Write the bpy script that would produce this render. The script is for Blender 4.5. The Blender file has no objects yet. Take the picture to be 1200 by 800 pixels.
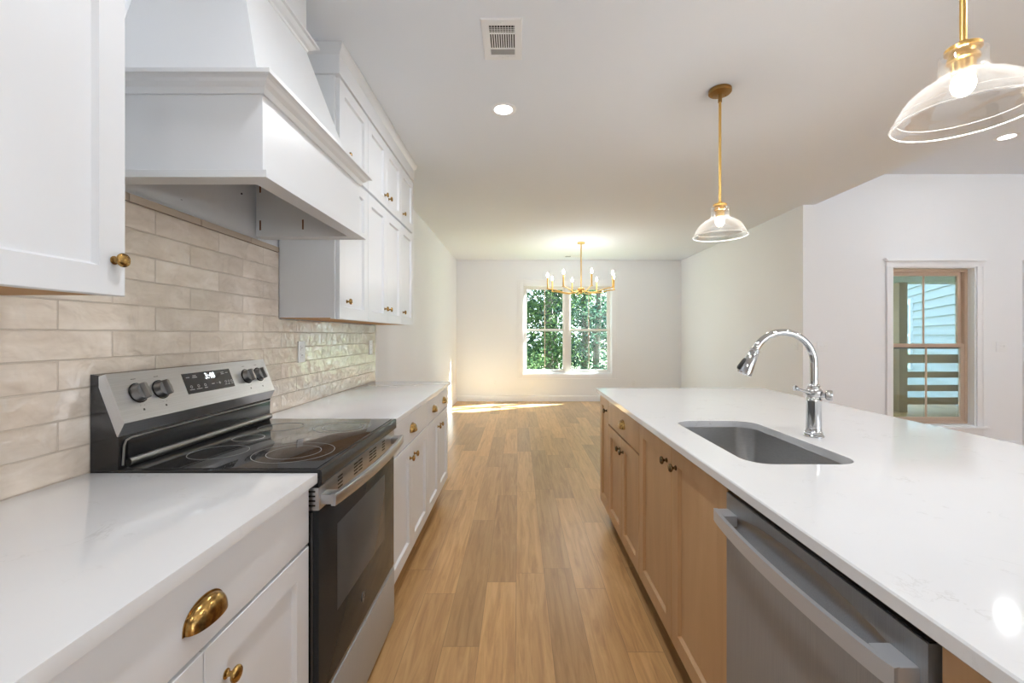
import bpy, bmesh, math, random
from mathutils import Vector, Matrix
R = math.radians
PI = math.pi
scene = bpy.context.scene
COL = scene.collection

# ------------------------------------------------------------------ camera, light, exposure
cam_d = bpy.data.cameras.new('camera')
cam_d.sensor_width = 36.0
cam_d.lens = 505.0 / 1200.0 * 36.0
cam_d.shift_x = -7.5 / 1200.0
cam_d.shift_y = -8.0 / 1200.0
cam_d.clip_start = 0.02
cam_d.clip_end = 300
cam = bpy.data.objects.new('camera', cam_d)
cam.location = (0, 0, 1.297)
cam.rotation_euler = (R(90), 0, 0)
COL.objects.link(cam)
scene.camera = cam

scene.view_settings.view_transform = 'Standard'
scene.view_settings.look = 'None'
scene.view_settings.gamma = 1.0
scene.view_settings.use_curve_mapping = False
EXPOSURE = 0.86
SKY = 3.2            # strength of the daylight sky
SUN = 48.0
CAN = 6.0            # watts of each recessed light
PENDANT = 4.0
CANDLE = 0.9
scene.view_settings.exposure = EXPOSURE
scene.cycles.max_bounces = 10
scene.cycles.diffuse_bounces = 6
scene.cycles.glossy_bounces = 6
scene.cycles.transmission_bounces = 6
scene.cycles.transparent_max_bounces = 12
scene.cycles.caustics_reflective = False
scene.cycles.caustics_refractive = False
scene.cycles.sample_clamp_indirect = 6.0
scene.cycles.use_denoising = True

world = bpy.data.worlds.new('world')
scene.world = world
world.use_nodes = True
wn = world.node_tree
wn.nodes.clear()
wo = wn.nodes.new('ShaderNodeOutputWorld')
wb = wn.nodes.new('ShaderNodeBackground')
wr = wn.nodes.new('ShaderNodeValToRGB')
wt = wn.nodes.new('ShaderNodeTexCoord')
ws = wn.nodes.new('ShaderNodeSeparateXYZ')
wr.color_ramp.elements[0].position = 0.0
wr.color_ramp.elements[0].color = (0.92, 0.96, 1.0, 1)
wr.color_ramp.elements[1].position = 0.8
wr.color_ramp.elements[1].color = (0.62, 0.80, 1.0, 1)
wn.links.new(wt.outputs['Generated'], ws.inputs[0])
wn.links.new(ws.outputs['Z'], wr.inputs[0])
wn.links.new(wr.outputs[0], wb.inputs['Color'])
wb.inputs['Strength'].default_value = SKY
wn.links.new(wb.outputs[0], wo.inputs['Surface'])

sun_d = bpy.data.lights.new('sun', 'SUN')
sun_d.energy = SUN
sun_d.angle = R(0.6)
sun_d.color = (1.0, 0.985, 0.95)
sun = bpy.data.objects.new('sun', sun_d)
sun.rotation_euler = Vector((-1.15, -0.6, -1.0)).to_track_quat('-Z', 'Y').to_euler()
sun.location = (12, 14, 12)
COL.objects.link(sun)

# ------------------------------------------------------------------ mesh helpers
class MB:
    """collects shapes in world coordinates and links them as one mesh object"""
    def __init__(self):
        self.bm = bmesh.new()
        self.mi = 0
    def _merge(self, t):
        me = bpy.data.meshes.new('tmp')
        for f in t.faces:
            f.material_index = self.mi
        t.to_mesh(me); t.free()
        self.bm.from_mesh(me)
        bpy.data.meshes.remove(me)
        return self
    def box(self, x0, x1, y0, y1, z0, z1, bev=0.0, seg=2):
        t = bmesh.new()
        bmesh.ops.create_cube(t, size=1)
        bmesh.ops.scale(t, vec=(abs(x1-x0), abs(y1-y0), abs(z1-z0)), verts=t.verts)
        bmesh.ops.translate(t, vec=((x0+x1)/2, (y0+y1)/2, (z0+z1)/2), verts=t.verts)
        if bev > 0:
            bmesh.ops.bevel(t, geom=list(t.edges), offset=bev, segments=seg, profile=0.7, affect='EDGES')
        return self._merge(t)
    def rings(self, rings, cap0=True, cap1=True, closed=True, loop=False):
        t = bmesh.new()
        vs = [[t.verts.new(p) for p in r] for r in rings]
        n = len(vs[0])
        pairs = list(zip(vs[:-1], vs[1:]))
        if loop: pairs.append((vs[-1], vs[0]))
        for a, b in pairs:
            for i in range(n if closed else n-1):
                j = (i+1) % n
                t.faces.new((a[i], a[j], b[j], b[i]))
        if cap0 and not loop: t.faces.new(list(reversed(vs[0])))
        if cap1 and not loop: t.faces.new(vs[-1])
        bmesh.ops.remove_doubles(t, verts=t.verts, dist=1e-6)
        bmesh.ops.recalc_face_normals(t, faces=t.faces)
        return self._merge(t)
    def lathe(self, prof, origin, axis=(0, 0, 1), seg=32, cap0=False, cap1=False, loop=False):
        """prof: list of (radius, height along axis)"""
        q = Vector((0, 0, 1)).rotation_difference(Vector(axis).normalized())
        o = Vector(origin)
        rs = []
        for r, h in prof:
            r = max(r, 1e-5)
            rs.append([o + q @ Vector((r*math.cos(2*PI*k/seg), r*math.sin(2*PI*k/seg), h)) for k in range(seg)])
        return self.rings(rs, cap0, cap1, loop=loop)
    def cyl(self, a, b, r, r2=None, seg=20, bev=0.0):
        a, b = Vector(a), Vector(b)
        L = (b-a).length
        r2 = r if r2 is None else r2
        if bev:
            prof = [(r-bev, 0), (r, bev), (r2, L-bev), (r2-bev, L)]
        else:
            prof = [(r, 0), (r2, L)]
        return self.lathe(prof, a, b-a, seg, True, True)
    def sphere(self, c, r, sx=1, sy=1, sz=1, seg=20):
        t = bmesh.new()
        bmesh.ops.create_uvsphere(t, u_segments=seg, v_segments=max(8, seg//2), radius=r)
        bmesh.ops.scale(t, vec=(sx, sy, sz), verts=t.verts)
        bmesh.ops.translate(t, vec=c, verts=t.verts)
        return self._merge(t)
    def sweep(self, prof, path, up=(0, 0, 1), scale=None, cap=True):
        """prof: 2D (side, up) section carried along a path of points"""
        path = [Vector(p) for p in path]
        up = Vector(up)
        rs = []
        for i, p in enumerate(path):
            a = path[max(0, i-1)]; b = path[min(len(path)-1, i+1)]
            d = (b-a).normalized()
            side = d.cross(up).normalized()
            u = side.cross(d).normalized()
            s = 1 if scale is None else scale[i]
            rs.append([p + side*(x*s) + u*(y*s) for x, y in prof])
        return self.rings(rs, cap, cap)
    def tube(self, path, r, seg=14, radii=None, up=(0, 0, 1)):
        prof = [(math.cos(2*PI*k/seg)*r, math.sin(2*PI*k/seg)*r) for k in range(seg)]
        return self.sweep(prof, path, up, None if radii is None else [q/r for q in radii])
    def prism_y(self, pts, y0, y1):
        """pts in (x,z), carried from y0 to y1"""
        return self.rings([[(x, y0, z) for x, z in pts], [(x, y1, z) for x, z in pts]])
    def quad(self, pts):
        t = bmesh.new()
        t.faces.new([t.verts.new(p) for p in pts])
        return self._merge(t)
    def build(self, name, mats, parent=None, origin=None, smooth=35):
        me = bpy.data.meshes.new(name)
        bmesh.ops.recalc_face_normals(self.bm, faces=self.bm.faces)
        o = bpy.data.objects.new(name, me)
        off = Vector((0, 0, 0))
        if parent is not None:
            o.parent = parent
            off = Vector(parent['_o'])
        elif origin is not None:
            off = Vector(origin)
            o.location = off
        bmesh.ops.translate(self.bm, vec=-off, verts=self.bm.verts)
        self.bm.to_mesh(me); self.bm.free()
        for m in (mats if isinstance(mats, (list, tuple)) else [mats]):
            me.materials.append(m)
        if smooth:
            for p in me.polygons: p.use_smooth = True
            me.set_sharp_from_angle(angle=R(smooth))
        COL.objects.link(o)
        o['_o'] = list(off)
        return o

def tag(o, label=None, cat=None, group=None, kind=None):
    if label: o['label'] = label
    if cat: o['category'] = cat
    if group: o['group'] = group
    if kind: o['kind'] = kind
    return o

def thing(name, loc, label=None, cat=None, group=None, kind=None):
    o = bpy.data.objects.new(name, None)
    o.location = loc
    o.empty_display_size = 0.05
    COL.objects.link(o)
    o['_o'] = list(loc)
    return tag(o, label, cat, group, kind)

def copy_tree(o, parent=None):
    c = o.copy()
    COL.objects.link(c)
    if parent is not None: c.parent = parent
    for ch in list(o.children):
        copy_tree(ch, c)
    return c

# ------------------------------------------------------------------ materials
def mat(name, color, rough=0.5, metal=0.0, **kw):
    m = bpy.data.materials.new(name)
    m.use_nodes = True
    b = m.node_tree.nodes['Principled BSDF']
    b.inputs['Base Color'].default_value = (*color, 1)
    b.inputs['Roughness'].default_value = rough
    b.inputs['Metallic'].default_value = metal
    for k, v in kw.items():
        b.inputs[k.replace('_', ' ')].default_value = v
    return m

class NT:
    def __init__(self, m):
        self.t = m.node_tree
        self.b = self.t.nodes.get('Principled BSDF')
    def n(self, kind, **kw):
        nd = self.t.nodes.new('ShaderNode' + kind)
        for k, v in kw.items(): setattr(nd, k, v)
        return nd
    def l(self, a, b): self.t.links.new(a, b)
    def coord(self, scale=(1, 1, 1), loc=(0, 0, 0)):
        g = self.n('NewGeometry'); mp = self.n('Mapping')
        mp.inputs['Scale'].default_value = scale
        mp.inputs['Location'].default_value = loc
        self.l(g.outputs['Position'], mp.inputs['Vector'])
        return mp.outputs[0]
    def noise(self, vec, scale, detail=3, rough=0.5, dist=0.0):
        x = self.n('TexNoise')
        x.inputs['Scale'].default_value = scale
        x.inputs['Detail'].default_value = detail
        x.inputs['Roughness'].default_value = rough
        x.inputs['Distortion'].default_value = dist
        self.l(vec, x.inputs['Vector'])
        return x.outputs['Fac']
    def ramp(self, fac, stops):
        r = self.n('ValToRGB')
        e = r.color_ramp.elements
        while len(e) < len(stops): e.new(0.5)
        for i, (p, c) in enumerate(stops):
            e[i].position = p; e[i].color = (*c, 1) if len(c) == 3 else c
        self.l(fac, r.inputs[0])
        return r.outputs[0]
    def math(self, op, a, b=None):
        x = self.n('Math', operation=op)
        for i, v in enumerate((a, b)):
            if v is None: continue
            if isinstance(v, (int, float)): x.inputs[i].default_value = v
            else: self.l(v, x.inputs[i])
        return x.outputs[0]
    def mix(self, fac, a, b, blend='MIX'):
        x = self.n('MixRGB', blend_type=blend)
        for i, v in enumerate((fac, a, b)):
            if isinstance(v, (int, float)): x.inputs[i].default_value = v
            elif isinstance(v, tuple): x.inputs[i].default_value = (*v, 1)
            else: self.l(v, x.inputs[i])
        return x.outputs[0]
    def bump(self, h, strength, dist):
        x = self.n('Bump')
        x.inputs['Strength'].default_value = strength
        x.inputs['Distance'].default_value = dist
        self.l(h, x.inputs['Height'])
        self.l(x.outputs[0], self.b.inputs['Normal'])

def painted(name, color, rough, bump=0.06, scale=220):
    m = mat(name, color, rough)
    t = NT(m)
    n = t.noise(t.coord(), scale, 2)
    t.bump(n, bump, 0.002)
    return m

M = {}
M['wall'] = painted('wall_paint', (0.83, 0.85, 0.88), 0.75)
M['ceiling'] = painted('ceiling_paint', (0.80, 0.845, 0.905), 0.85)
M['trim'] = painted('trim_paint', (0.84, 0.855, 0.88), 0.35, 0.03)
M['cabinet'] = painted('cabinet_paint', (0.715, 0.73, 0.755), 0.35, 0.03, 160)
M['hood'] = painted('hood_paint', (0.70, 0.715, 0.735), 0.35, 0.03, 160)
M['plastic'] = mat('white_plastic', (0.82, 0.84, 0.86), 0.35)
M['dark'] = mat('dark_gap', (0.012, 0.012, 0.013), 0.6)
M['black'] = mat('black_enamel', (0.010, 0.010, 0.011), 0.16)
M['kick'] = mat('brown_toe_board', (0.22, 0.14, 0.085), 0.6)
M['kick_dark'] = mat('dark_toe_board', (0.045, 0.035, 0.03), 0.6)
M['gold'] = mat('brushed_gold', (0.72, 0.46, 0.15), 0.30, 1.0)
M['gold_dark'] = mat('aged_gold', (0.34, 0.20, 0.07), 0.30, 1.0)
M['chrome'] = mat('polished_chrome', (0.56, 0.57, 0.58), 0.05, 1.0)
M['chrome_dark'] = mat('black_button', (0.02, 0.02, 0.02), 0.3)

def brass(name, c1, c2):
    m = mat(name, c1, 0.24, 1.0)
    t = NT(m)
    n = t.noise(t.coord((1, 1, 1)), 90, 3)
    t.l(t.ramp(n, [(0.35, c2), (0.62, c1)]), t.b.inputs['Base Color'])
    return m
M['brass'] = brass('antique_brass', (0.50, 0.31, 0.10), (0.24, 0.14, 0.05))
M['brass_dark'] = brass('dark_brass', (0.25, 0.17, 0.08), (0.06, 0.045, 0.03))

def brushed(name, col, rough, scale):
    m = mat(name, col, rough, 1.0)
    t = NT(m)
    n = t.noise(t.coord(scale), 1.0, 4, 0.6)
    t.l(t.ramp(n, [(0.3, tuple(c*0.88 for c in col)), (0.7, tuple(min(1, c*1.08) for c in col))]), t.b.inputs['Base Color'])
    r = t.n('MapRange')
    r.inputs['To Min'].default_value = rough*0.85
    r.inputs['To Max'].default_value = rough*1.2
    t.l(n, r.inputs['Value']); t.l(r.outputs[0], t.b.inputs['Roughness'])
    return m
M['steel'] = brushed('brushed_steel', (0.55, 0.56, 0.58), 0.32, (900, 6, 900))
def satin(name, col, rough, scale, metal):
    m = brushed(name, col, rough, scale)
    m.node_tree.nodes['Principled BSDF'].inputs['Metallic'].default_value = metal
    return m
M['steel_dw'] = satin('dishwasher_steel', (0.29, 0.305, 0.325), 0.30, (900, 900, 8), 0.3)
M['steel_bar'] = mat('satin_steel_bar', (0.54, 0.56, 0.59), 0.28, 0.4)
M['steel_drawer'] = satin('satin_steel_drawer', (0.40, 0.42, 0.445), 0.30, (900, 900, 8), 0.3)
M['steel_sink'] = brushed('sink_steel', (0.54, 0.54, 0.54), 0.30, (40, 40, 700))

# quartz worktop
m = mat('white_quartz', (0.86, 0.86, 0.87), 0.075); M['quartz'] = m
t = NT(m)
c = t.coord()
v1 = t.noise(c, 6.5, 5, 0.6, 1.4)
ridge = t.math('ABSOLUTE', t.math('SUBTRACT', v1, 0.5))
vein = t.ramp(ridge, [(0.0, (1, 1, 1)), (0.018, (0, 0, 0))])
patch = t.ramp(t.noise(t.coord(loc=(3, 1, 2)), 9.0, 3), [(0.56, (0, 0, 0)), (0.68, (1, 1, 1))])
f = t.math('MULTIPLY', t.math('MULTIPLY', vein, patch), 0.34)
cloud = t.mix(t.noise(c, 2.0, 3), (0.70, 0.71, 0.725), (0.755, 0.765, 0.78))
t.l(t.mix(f, cloud, (0.42, 0.41, 0.39)), t.b.inputs['Base Color'])

# vinyl plank floor
m = mat('oak_plank_floor', (0.4, 0.25, 0.13), 0.30); M['floor'] = m
t = NT(m)
g = t.n('NewGeometry'); sp = t.n('SeparateXYZ'); t.l(g.outputs['Position'], sp.inputs[0])
PW, PL = 0.152, 1.22
cx = t.math('DIVIDE', t.math('ADD', sp.outputs['X'], 0.012), PW)
ci = t.math('FLOOR', cx)
w1 = t.n('TexWhiteNoise', noise_dimensions='1D'); t.l(ci, w1.inputs['W'])
ry = t.math('ADD', t.math('DIVIDE', sp.outputs['Y'], PL), t.math('MULTIPLY', w1.outputs['Value'], 7.0))
ri = t.math('FLOOR', ry)
cb = t.n('CombineXYZ'); t.l(ci, cb.inputs[0]); t.l(ri, cb.inputs[1])
w2 = t.n('TexWhiteNoise', noise_dimensions='3D'); t.l(cb.outputs[0], w2.inputs['Vector'])
off = t.n('CombineXYZ')
t.l(t.math('MULTIPLY', sp.outputs['X'], 30.0), off.inputs[0])
t.l(t.math('ADD', t.math('MULTIPLY', sp.outputs['Y'], 2.2), t.math('MULTIPLY', w2.outputs['Value'], 40.0)), off.inputs[1])
t.l(t.math('MULTIPLY', w2.outputs['Value'], 13.0), off.inputs[2])
grain = t.noise(off.outputs[0], 1.0, 6, 0.65, 0.8)
off2 = t.n('CombineXYZ')
t.l(t.math('MULTIPLY', sp.outputs['X'], 140.0), off2.inputs[0])
t.l(t.math('MULTIPLY', sp.outputs['Y'], 6.0), off2.inputs[1])
t.l(t.math('MULTIPLY', w2.outputs['Value'], 29.0), off2.inputs[2])
fine = t.noise(off2.outputs[0], 1.0, 3, 0.6)
base = t.ramp(grain, [(0.28, (0.38, 0.20, 0.078)), (0.5, (0.56, 0.325, 0.135)), (0.75, (0.70, 0.44, 0.205))])
base = t.mix(t.math('MULTIPLY', fine, 0.35), base, (0.33, 0.19, 0.085))
tone = t.ramp(w2.outputs['Value'], [(0.0, (0.78, 0.77, 0.76)), (0.5, (1.0, 1.0, 1.0)), (1.0, (1.22, 1.22, 1.22))])
base = t.mix(1.0, base, tone, 'MULTIPLY')
fx = t.math('FRACT', cx); fy = t.math('FRACT', ry)
ex = t.math('MINIMUM', fx, t.math('SUBTRACT', 1.0, fx))
ey = t.math('MINIMUM', fy, t.math('SUBTRACT', 1.0, fy))
sx = t.math('LESS_THAN', ex, 0.008); sy = t.math('LESS_THAN', ey, 0.0012)
seam = t.math('MAXIMUM', sx, sy)
t.l(t.mix(t.math('MULTIPLY', seam, 0.45), base, (0.12, 0.065, 0.03)), t.b.inputs['Base Color'])
t.bump(t.math('SUBTRACT', t.math('MULTIPLY', grain, 0.3), seam), 0.12, 0.002)

# glazed wall tile
m = mat('glazed_beige_tile', (0.6, 0.5, 0.4), 0.05, IOR=2.1); M['tile'] = m
t = NT(m)
g = t.n('NewGeometry'); sp = t.n('SeparateXYZ'); t.l(g.outputs['Position'], sp.inputs[0])
cb = t.n('CombineXYZ')
t.l(t.math('ADD', sp.outputs['Y'], 0.083 + 3.0), cb.inputs[0])
t.l(t.math('ADD', sp.outputs['Z'], -0.914 + 0.79), cb.inputs[1])
bk = t.n('TexBrick')
bk.offset = 0.5; bk.offset_frequency = 2
bk.inputs['Scale'].default_value = 1.0
bk.inputs['Brick Width'].default_value = 0.30
bk.inputs['Row Height'].default_value = 0.079
bk.inputs['Mortar Size'].default_value = 0.0024
bk.inputs['Mortar Smooth'].default_value = 0.25
bk.inputs['Color1'].default_value = (0, 0, 0, 1)
bk.inputs['Color2'].default_value = (1, 1, 1, 1)
bk.inputs['Mortar'].default_value = (0.5, 0.5, 0.5, 1)
t.l(cb.outputs[0], bk.inputs['Vector'])
rnd = t.n('SeparateColor'); t.l(bk.outputs['Color'], rnd.inputs[0])
cv = t.n('CombineXYZ')
t.l(sp.outputs['Y'], cv.inputs[0]); t.l(t.math('MULTIPLY', sp.outputs['Z'], 2.2), cv.inputs[1])
t.l(t.math('MULTIPLY', rnd.outputs[0], 9.0), cv.inputs[2])
cl = t.noise(cv.outputs[0], 9.0, 4, 0.55, 0.6)
glaze = t.ramp(cl, [(0.3, (0.64, 0.545, 0.45)), (0.55, (0.735, 0.645, 0.55)), (0.75, (0.81, 0.73, 0.65))])
shade = t.ramp(rnd.outputs[0], [(0.0, (0.90, 0.89, 0.88)), (1.0, (1.08, 1.08, 1.08))])
glaze = t.mix(1.0, glaze, shade, 'MULTIPLY')
t.l(t.mix(bk.outputs['Fac'], glaze, (0.52, 0.435, 0.35)), t.b.inputs['Base Color'])
r = t.n('MapRange'); r.inputs['To Min'].default_value = 0.045; r.inputs['To Max'].default_value = 0.7
t.l(bk.outputs['Fac'], r.inputs['Value']); t.l(r.outputs[0], t.b.inputs['Roughness'])
cw_ = t.n('CombineXYZ'); t.l(sp.outputs['Y'], cw_.inputs[0]); t.l(sp.outputs['Z'], cw_.inputs[1]); t.l(t.math('MULTIPLY', rnd.outputs[0], 9.0), cw_.inputs[2])
wav = t.noise(cw_.outputs[0], 17.0, 2, 0.5, 0.6)
wav2 = t.noise(cv.outputs[0], 9.0, 1, 0.5)
h = t.math('ADD', t.math('MULTIPLY', wav, 1.0), t.math('MULTIPLY', wav2, 0.35))
h = t.math('SUBTRACT', h, t.math('MULTIPLY', bk.outputs['Fac'], 0.5))
t.bump(h, 0.8, 0.006)

# stained maple
m = mat('stained_maple', (0.4, 0.24, 0.12), 0.38); M['maple'] = m
t = NT(m)
n1 = t.noise(t.coord((7, 7, 1.3)), 1.0, 4, 0.55, 0.5)
n2 = t.noise(t.coord((160, 160, 7)), 1.0, 3, 0.6)
cc = t.ramp(n1, [(0.3, (0.44, 0.265, 0.130)), (0.55, (0.53, 0.335, 0.175)), (0.75, (0.58, 0.38, 0.21))])
t.l(t.mix(t.math('MULTIPLY', n2, 0.30), cc, (0.38, 0.225, 0.11)), t.b.inputs['Base Color'])
M['ply'] = mat('raw_plywood', (0.48, 0.26, 0.10), 0.6)

# glass-ceramic cooktop with fine speckle
m = mat('glass_ceramic', (0.012, 0.012, 0.013), 0.05); M['cooktop'] = m
t = NT(m)
sn = t.noise(t.coord(), 420, 1)
t.l(t.ramp(sn, [(0.56, (0.010, 0.010, 0.011)), (0.68, (0.10, 0.10, 0.10))]), t.b.inputs['Base Color'])
M['print'] = mat('printed_grey_line', (0.40, 0.40, 0.40), 0.3)
M['oven_glass'] = mat('black_oven_glass', (0.026, 0.028, 0.030), 0.06, IOR=1.16)
M['oven_window'] = mat('oven_window_glass', (0.075, 0.078, 0.082), 0.08, IOR=1.16)
M['display'] = mat('display_panel', (0.03, 0.03, 0.033), 0.2)
M['display_icon'] = mat('display_icon', (0.45, 0.45, 0.45), 0.4)
M['knob_metal'] = mat('dark_steel_knob', (0.30, 0.30, 0.30), 0.28, 1.0)
M['ink'] = mat('dark_ink', (0.03, 0.03, 0.03), 0.5)
M['vinyl_tan'] = mat('tan_vinyl', (0.50, 0.38, 0.29), 0.45)
M['vinyl_pale'] = mat('pale_vinyl', (0.72, 0.69, 0.66), 0.4)

def emitter(name, col, s):
    m = bpy.data.materials.new(name); m.use_nodes = True
    nt = m.node_tree; nt.nodes.clear()
    o = nt.nodes.new('ShaderNodeOutputMaterial'); e = nt.nodes.new('ShaderNodeEmission')
    e.inputs[0].default_value = (*col, 1); e.inputs[1].default_value = s
    nt.links.new(e.outputs[0], o.inputs[0])
    return m
M['digit'] = emitter('lit_digits', (0.9, 0.97, 1.0), 2.0)
M['led'] = emitter('led_diffuser', (1.0, 0.98, 0.95), 9.0)
M['bulb'] = emitter('warm_bulb', (1.0, 0.84, 0.60), 14.0)
M['candle'] = emitter('candle_bulb', (1.0, 0.95, 0.86), 45.0)

def clear_glass(name, tint, lo, hi, frost=0.0):
    """thin glass: see-through, with reflection that grows towards the edge"""
    m = bpy.data.materials.new(name); m.use_nodes = True
    nt = m.node_tree; nt.nodes.clear()
    o = nt.nodes.new('ShaderNodeOutputMaterial')
    tr = nt.nodes.new('ShaderNodeBsdfTransparent'); tr.inputs[0].default_value = (*tint, 1)
    gl = nt.nodes.new('ShaderNodeBsdfGlossy'); gl.inputs['Roughness'].default_value = 0.03
    gl.inputs['Color'].default_value = (1, 1, 1, 1)
    lw = nt.nodes.new('ShaderNodeLayerWeight'); lw.inputs['Blend'].default_value = 0.35
    mr = nt.nodes.new('ShaderNodeMapRange')
    mr.inputs['To Min'].default_value = lo; mr.inputs['To Max'].default_value = hi
    mx = nt.nodes.new('ShaderNodeMixShader')
    nt.links.new(lw.outputs['Facing'], mr.inputs['Value'])
    nt.links.new(mr.outputs[0], mx.inputs[0])
    nt.links.new(tr.outputs[0], mx.inputs[1])
    if frost > 0:
        df = nt.nodes.new('ShaderNodeBsdfTranslucent'); df.inputs[0].default_value = (0.95, 0.95, 0.95, 1)
        m2 = nt.nodes.new('ShaderNodeMixShader'); m2.inputs[0].default_value = frost
        nt.links.new(gl.outputs[0], m2.inputs[1]); nt.links.new(df.outputs[0], m2.inputs[2])
        nt.links.new(m2.outputs[0], mx.inputs[2])
    else:
        nt.links.new(gl.outputs[0], mx.inputs[2])
    nt.links.new(mx.outputs[0], o.inputs[0])
    return m
M['pane'] = clear_glass('window_glass', (0.88, 0.96, 0.96), 0.006, 0.3)
M['pane_clear'] = clear_glass('clear_window_glass', (0.96, 0.96, 0.96), 0.04, 0.5)
M['pane_teal'] = clear_glass('tinted_window_glass', (0.58, 0.69, 0.74), 0.006, 0.3)
M['shade'] = clear_glass('clear_shade_glass', (0.97, 0.97, 0.97), 0.04, 0.55, 0.10)
M['edge_glint'] = mat('painted_edge_glint', (0.95, 0.95, 0.95), 0.08, 0.0, Alpha=0.5)  # light caught along the glass rim, put in as white colour
M['bark'] = mat('bark', (0.10, 0.085, 0.07), 0.9)
M['soil'] = mat('leafy_ground', (0.16, 0.19, 0.09), 0.95)
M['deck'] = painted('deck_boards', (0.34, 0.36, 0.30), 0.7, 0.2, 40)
M['lumber'] = brushed('treated_lumber', (0.22, 0.16, 0.09), 0.75, (6, 6, 60))
M['lumber'].node_tree.nodes['Principled BSDF'].inputs['Metallic'].default_value = 0
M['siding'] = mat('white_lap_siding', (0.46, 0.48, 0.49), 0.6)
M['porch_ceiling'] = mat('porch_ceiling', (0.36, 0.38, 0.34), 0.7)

def leaf_mat(name, c1, c2):
    m = bpy.data.materials.new(name); m.use_nodes = True
    nt = m.node_tree; nt.nodes.clear()
    o = nt.nodes.new('ShaderNodeOutputMaterial')
    d = nt.nodes.new('ShaderNodeBsdfDiffuse'); tl = nt.nodes.new('ShaderNodeBsdfTranslucent')
    mx = nt.nodes.new('ShaderNodeMixShader'); mx.inputs[0].default_value = 0.5
    gi = nt.nodes.new('ShaderNodeNewGeometry')
    rp = nt.nodes.new('ShaderNodeValToRGB')
    rp.color_ramp.elements[0].color = (*c1, 1); rp.color_ramp.elements[1].color = (*c2, 1)
    nt.links.new(gi.outputs['Random Per Island'], rp.inputs[0])
    nt.links.new(rp.outputs[0], d.inputs[0]); nt.links.new(rp.outputs[0], tl.inputs[0])
    nt.links.new(d.outputs[0], mx.inputs[1]); nt.links.new(tl.outputs[0], mx.inputs[2])
    nt.links.new(mx.outputs[0], o.inputs[0])
    return m
M['leaf_a'] = leaf_mat('leaf_green', (0.018, 0.042, 0.028), (0.13, 0.19, 0.075))
M['leaf_b'] = leaf_mat('leaf_blue_green', (0.016, 0.038, 0.034), (0.08, 0.135, 0.09))

# ------------------------------------------------------------------ setting
LW = -1.206            # left wall
TF = -1.194            # face of the tile
BW = 8.395             # back wall
DW_X = 3.17            # dining side wall
LY = 4.80              # living room wall
CZ, LCZ = 2.743, 3.085
RX, RY = 8.2, -3.4     # right wall of the living room, wall behind the camera

def structure(name, mb, m, smooth=0):
    return tag(mb.build(name, m, smooth=smooth), kind='structure')

structure('floor', MB().box(LW-0.15, RX+0.15, RY-0.15, BW+0.15, -0.15, 0), M['floor'])
structure('wall_left', MB().box(LW-0.15, LW, RY, BW, 0, CZ+0.12), M['wall'])
# back wall with its window opening
WX0, WX1, WZ0, WZ1 = 0.086, 1.821, 0.532, 2.261
b = MB()
b.box(LW-0.15, WX0, BW, BW+0.15, 0, CZ+0.12).box(WX1, DW_X+0.15, BW, BW+0.15, 0, CZ+0.12)
b.box(WX0, WX1, BW, BW+0.15, 0, WZ0).box(WX0, WX1, BW, BW+0.15, WZ1, CZ+0.12)
structure('wall_back', b, M['wall'])
structure('wall_dining', MB().box(DW_X, DW_X+0.15, LY+0.15, BW, 0, CZ+0.12), M['wall'])
VX0, VX1, VZ0, VZ1 = 4.162, 5.094, 0.279, 2.052
DX0, DX1, DZ1 = 5.70, 6.56, 2.04
b = MB()
b.box(DW_X, VX0, LY, LY+0.15, 0, LCZ+0.12).box(VX1, DX0, LY, LY+0.15, 0, LCZ+0.12)
b.box(VX0, VX1, LY, LY+0.15, 0, VZ0).box(VX0, VX1, LY, LY+0.15, VZ1, LCZ+0.12)
b.box(DX0, DX1, LY, LY+0.15, DZ1, LCZ+0.12).box(DX1, RX+0.15, LY, LY+0.15, 0, LCZ+0.12)
structure('wall_living', b, M['wall'])
structure('wall_right', MB().box(RX, RX+0.15, RY, LY, 0, LCZ+0.12), M['wall'])
# wall behind the camera: two unseen openings added to let daylight in
b = MB()
OP = [(2.6, 4.8), (5.4, 7.6)]
xs = LW-0.15
for a, c in OP:
    b.box(xs, a, RY-0.15, RY, 0, LCZ+0.12)
    b.box(a, c, RY-0.15, RY, 0, 0.15).box(a, c, RY-0.15, RY, 2.45, LCZ+0.12)
    xs = c
b.box(xs, RX+0.15, RY-0.15, RY, 0, LCZ+0.12)
structure('wall_rear', b, M['wall'])
KX = 3.30
b = MB().box(LW-0.15, KX, RY, LY, CZ, LCZ+0.12).box(LW-0.15, DW_X+0.15, LY, BW+0.15, CZ, CZ+0.12)
structure('ceiling', b, M['ceiling'])
structure('ceiling_living', MB().box(KX, RX+0.15, RY, LY, LCZ, LCZ+0.12), M['ceiling'])

def base_profile(th=0.014, h=0.115):
    return [(0, 0), (th, 0), (th, h-0.02), (th*0.6, h-0.006), (th*0.4, h), (0, h)]
def baseboard(name, p0, p1, inward):
    """skirting from p0 to p1 (x,y); inward is the unit direction into the room"""
    rs = []
    for p in (p0, p1):
        rs.append([(p[0]+inward[0]*a, p[1]+inward[1]*a, z) for a, z in base_profile()])
    structure(name, MB().rings(rs), M['trim'])
baseboard('baseboard_back', (LW, BW), (DW_X, BW), (0, -1))
baseboard('baseboard_left', (LW, 3.56), (LW, BW-0.015), (1, 0))
baseboard('baseboard_dining', (DW_X, LY-0.014), (DW_X, BW-0.015), (-1, 0))
baseboard('baseboard_living', (DW_X, LY), (DX0-0.1, LY), (0, -1))

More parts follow.
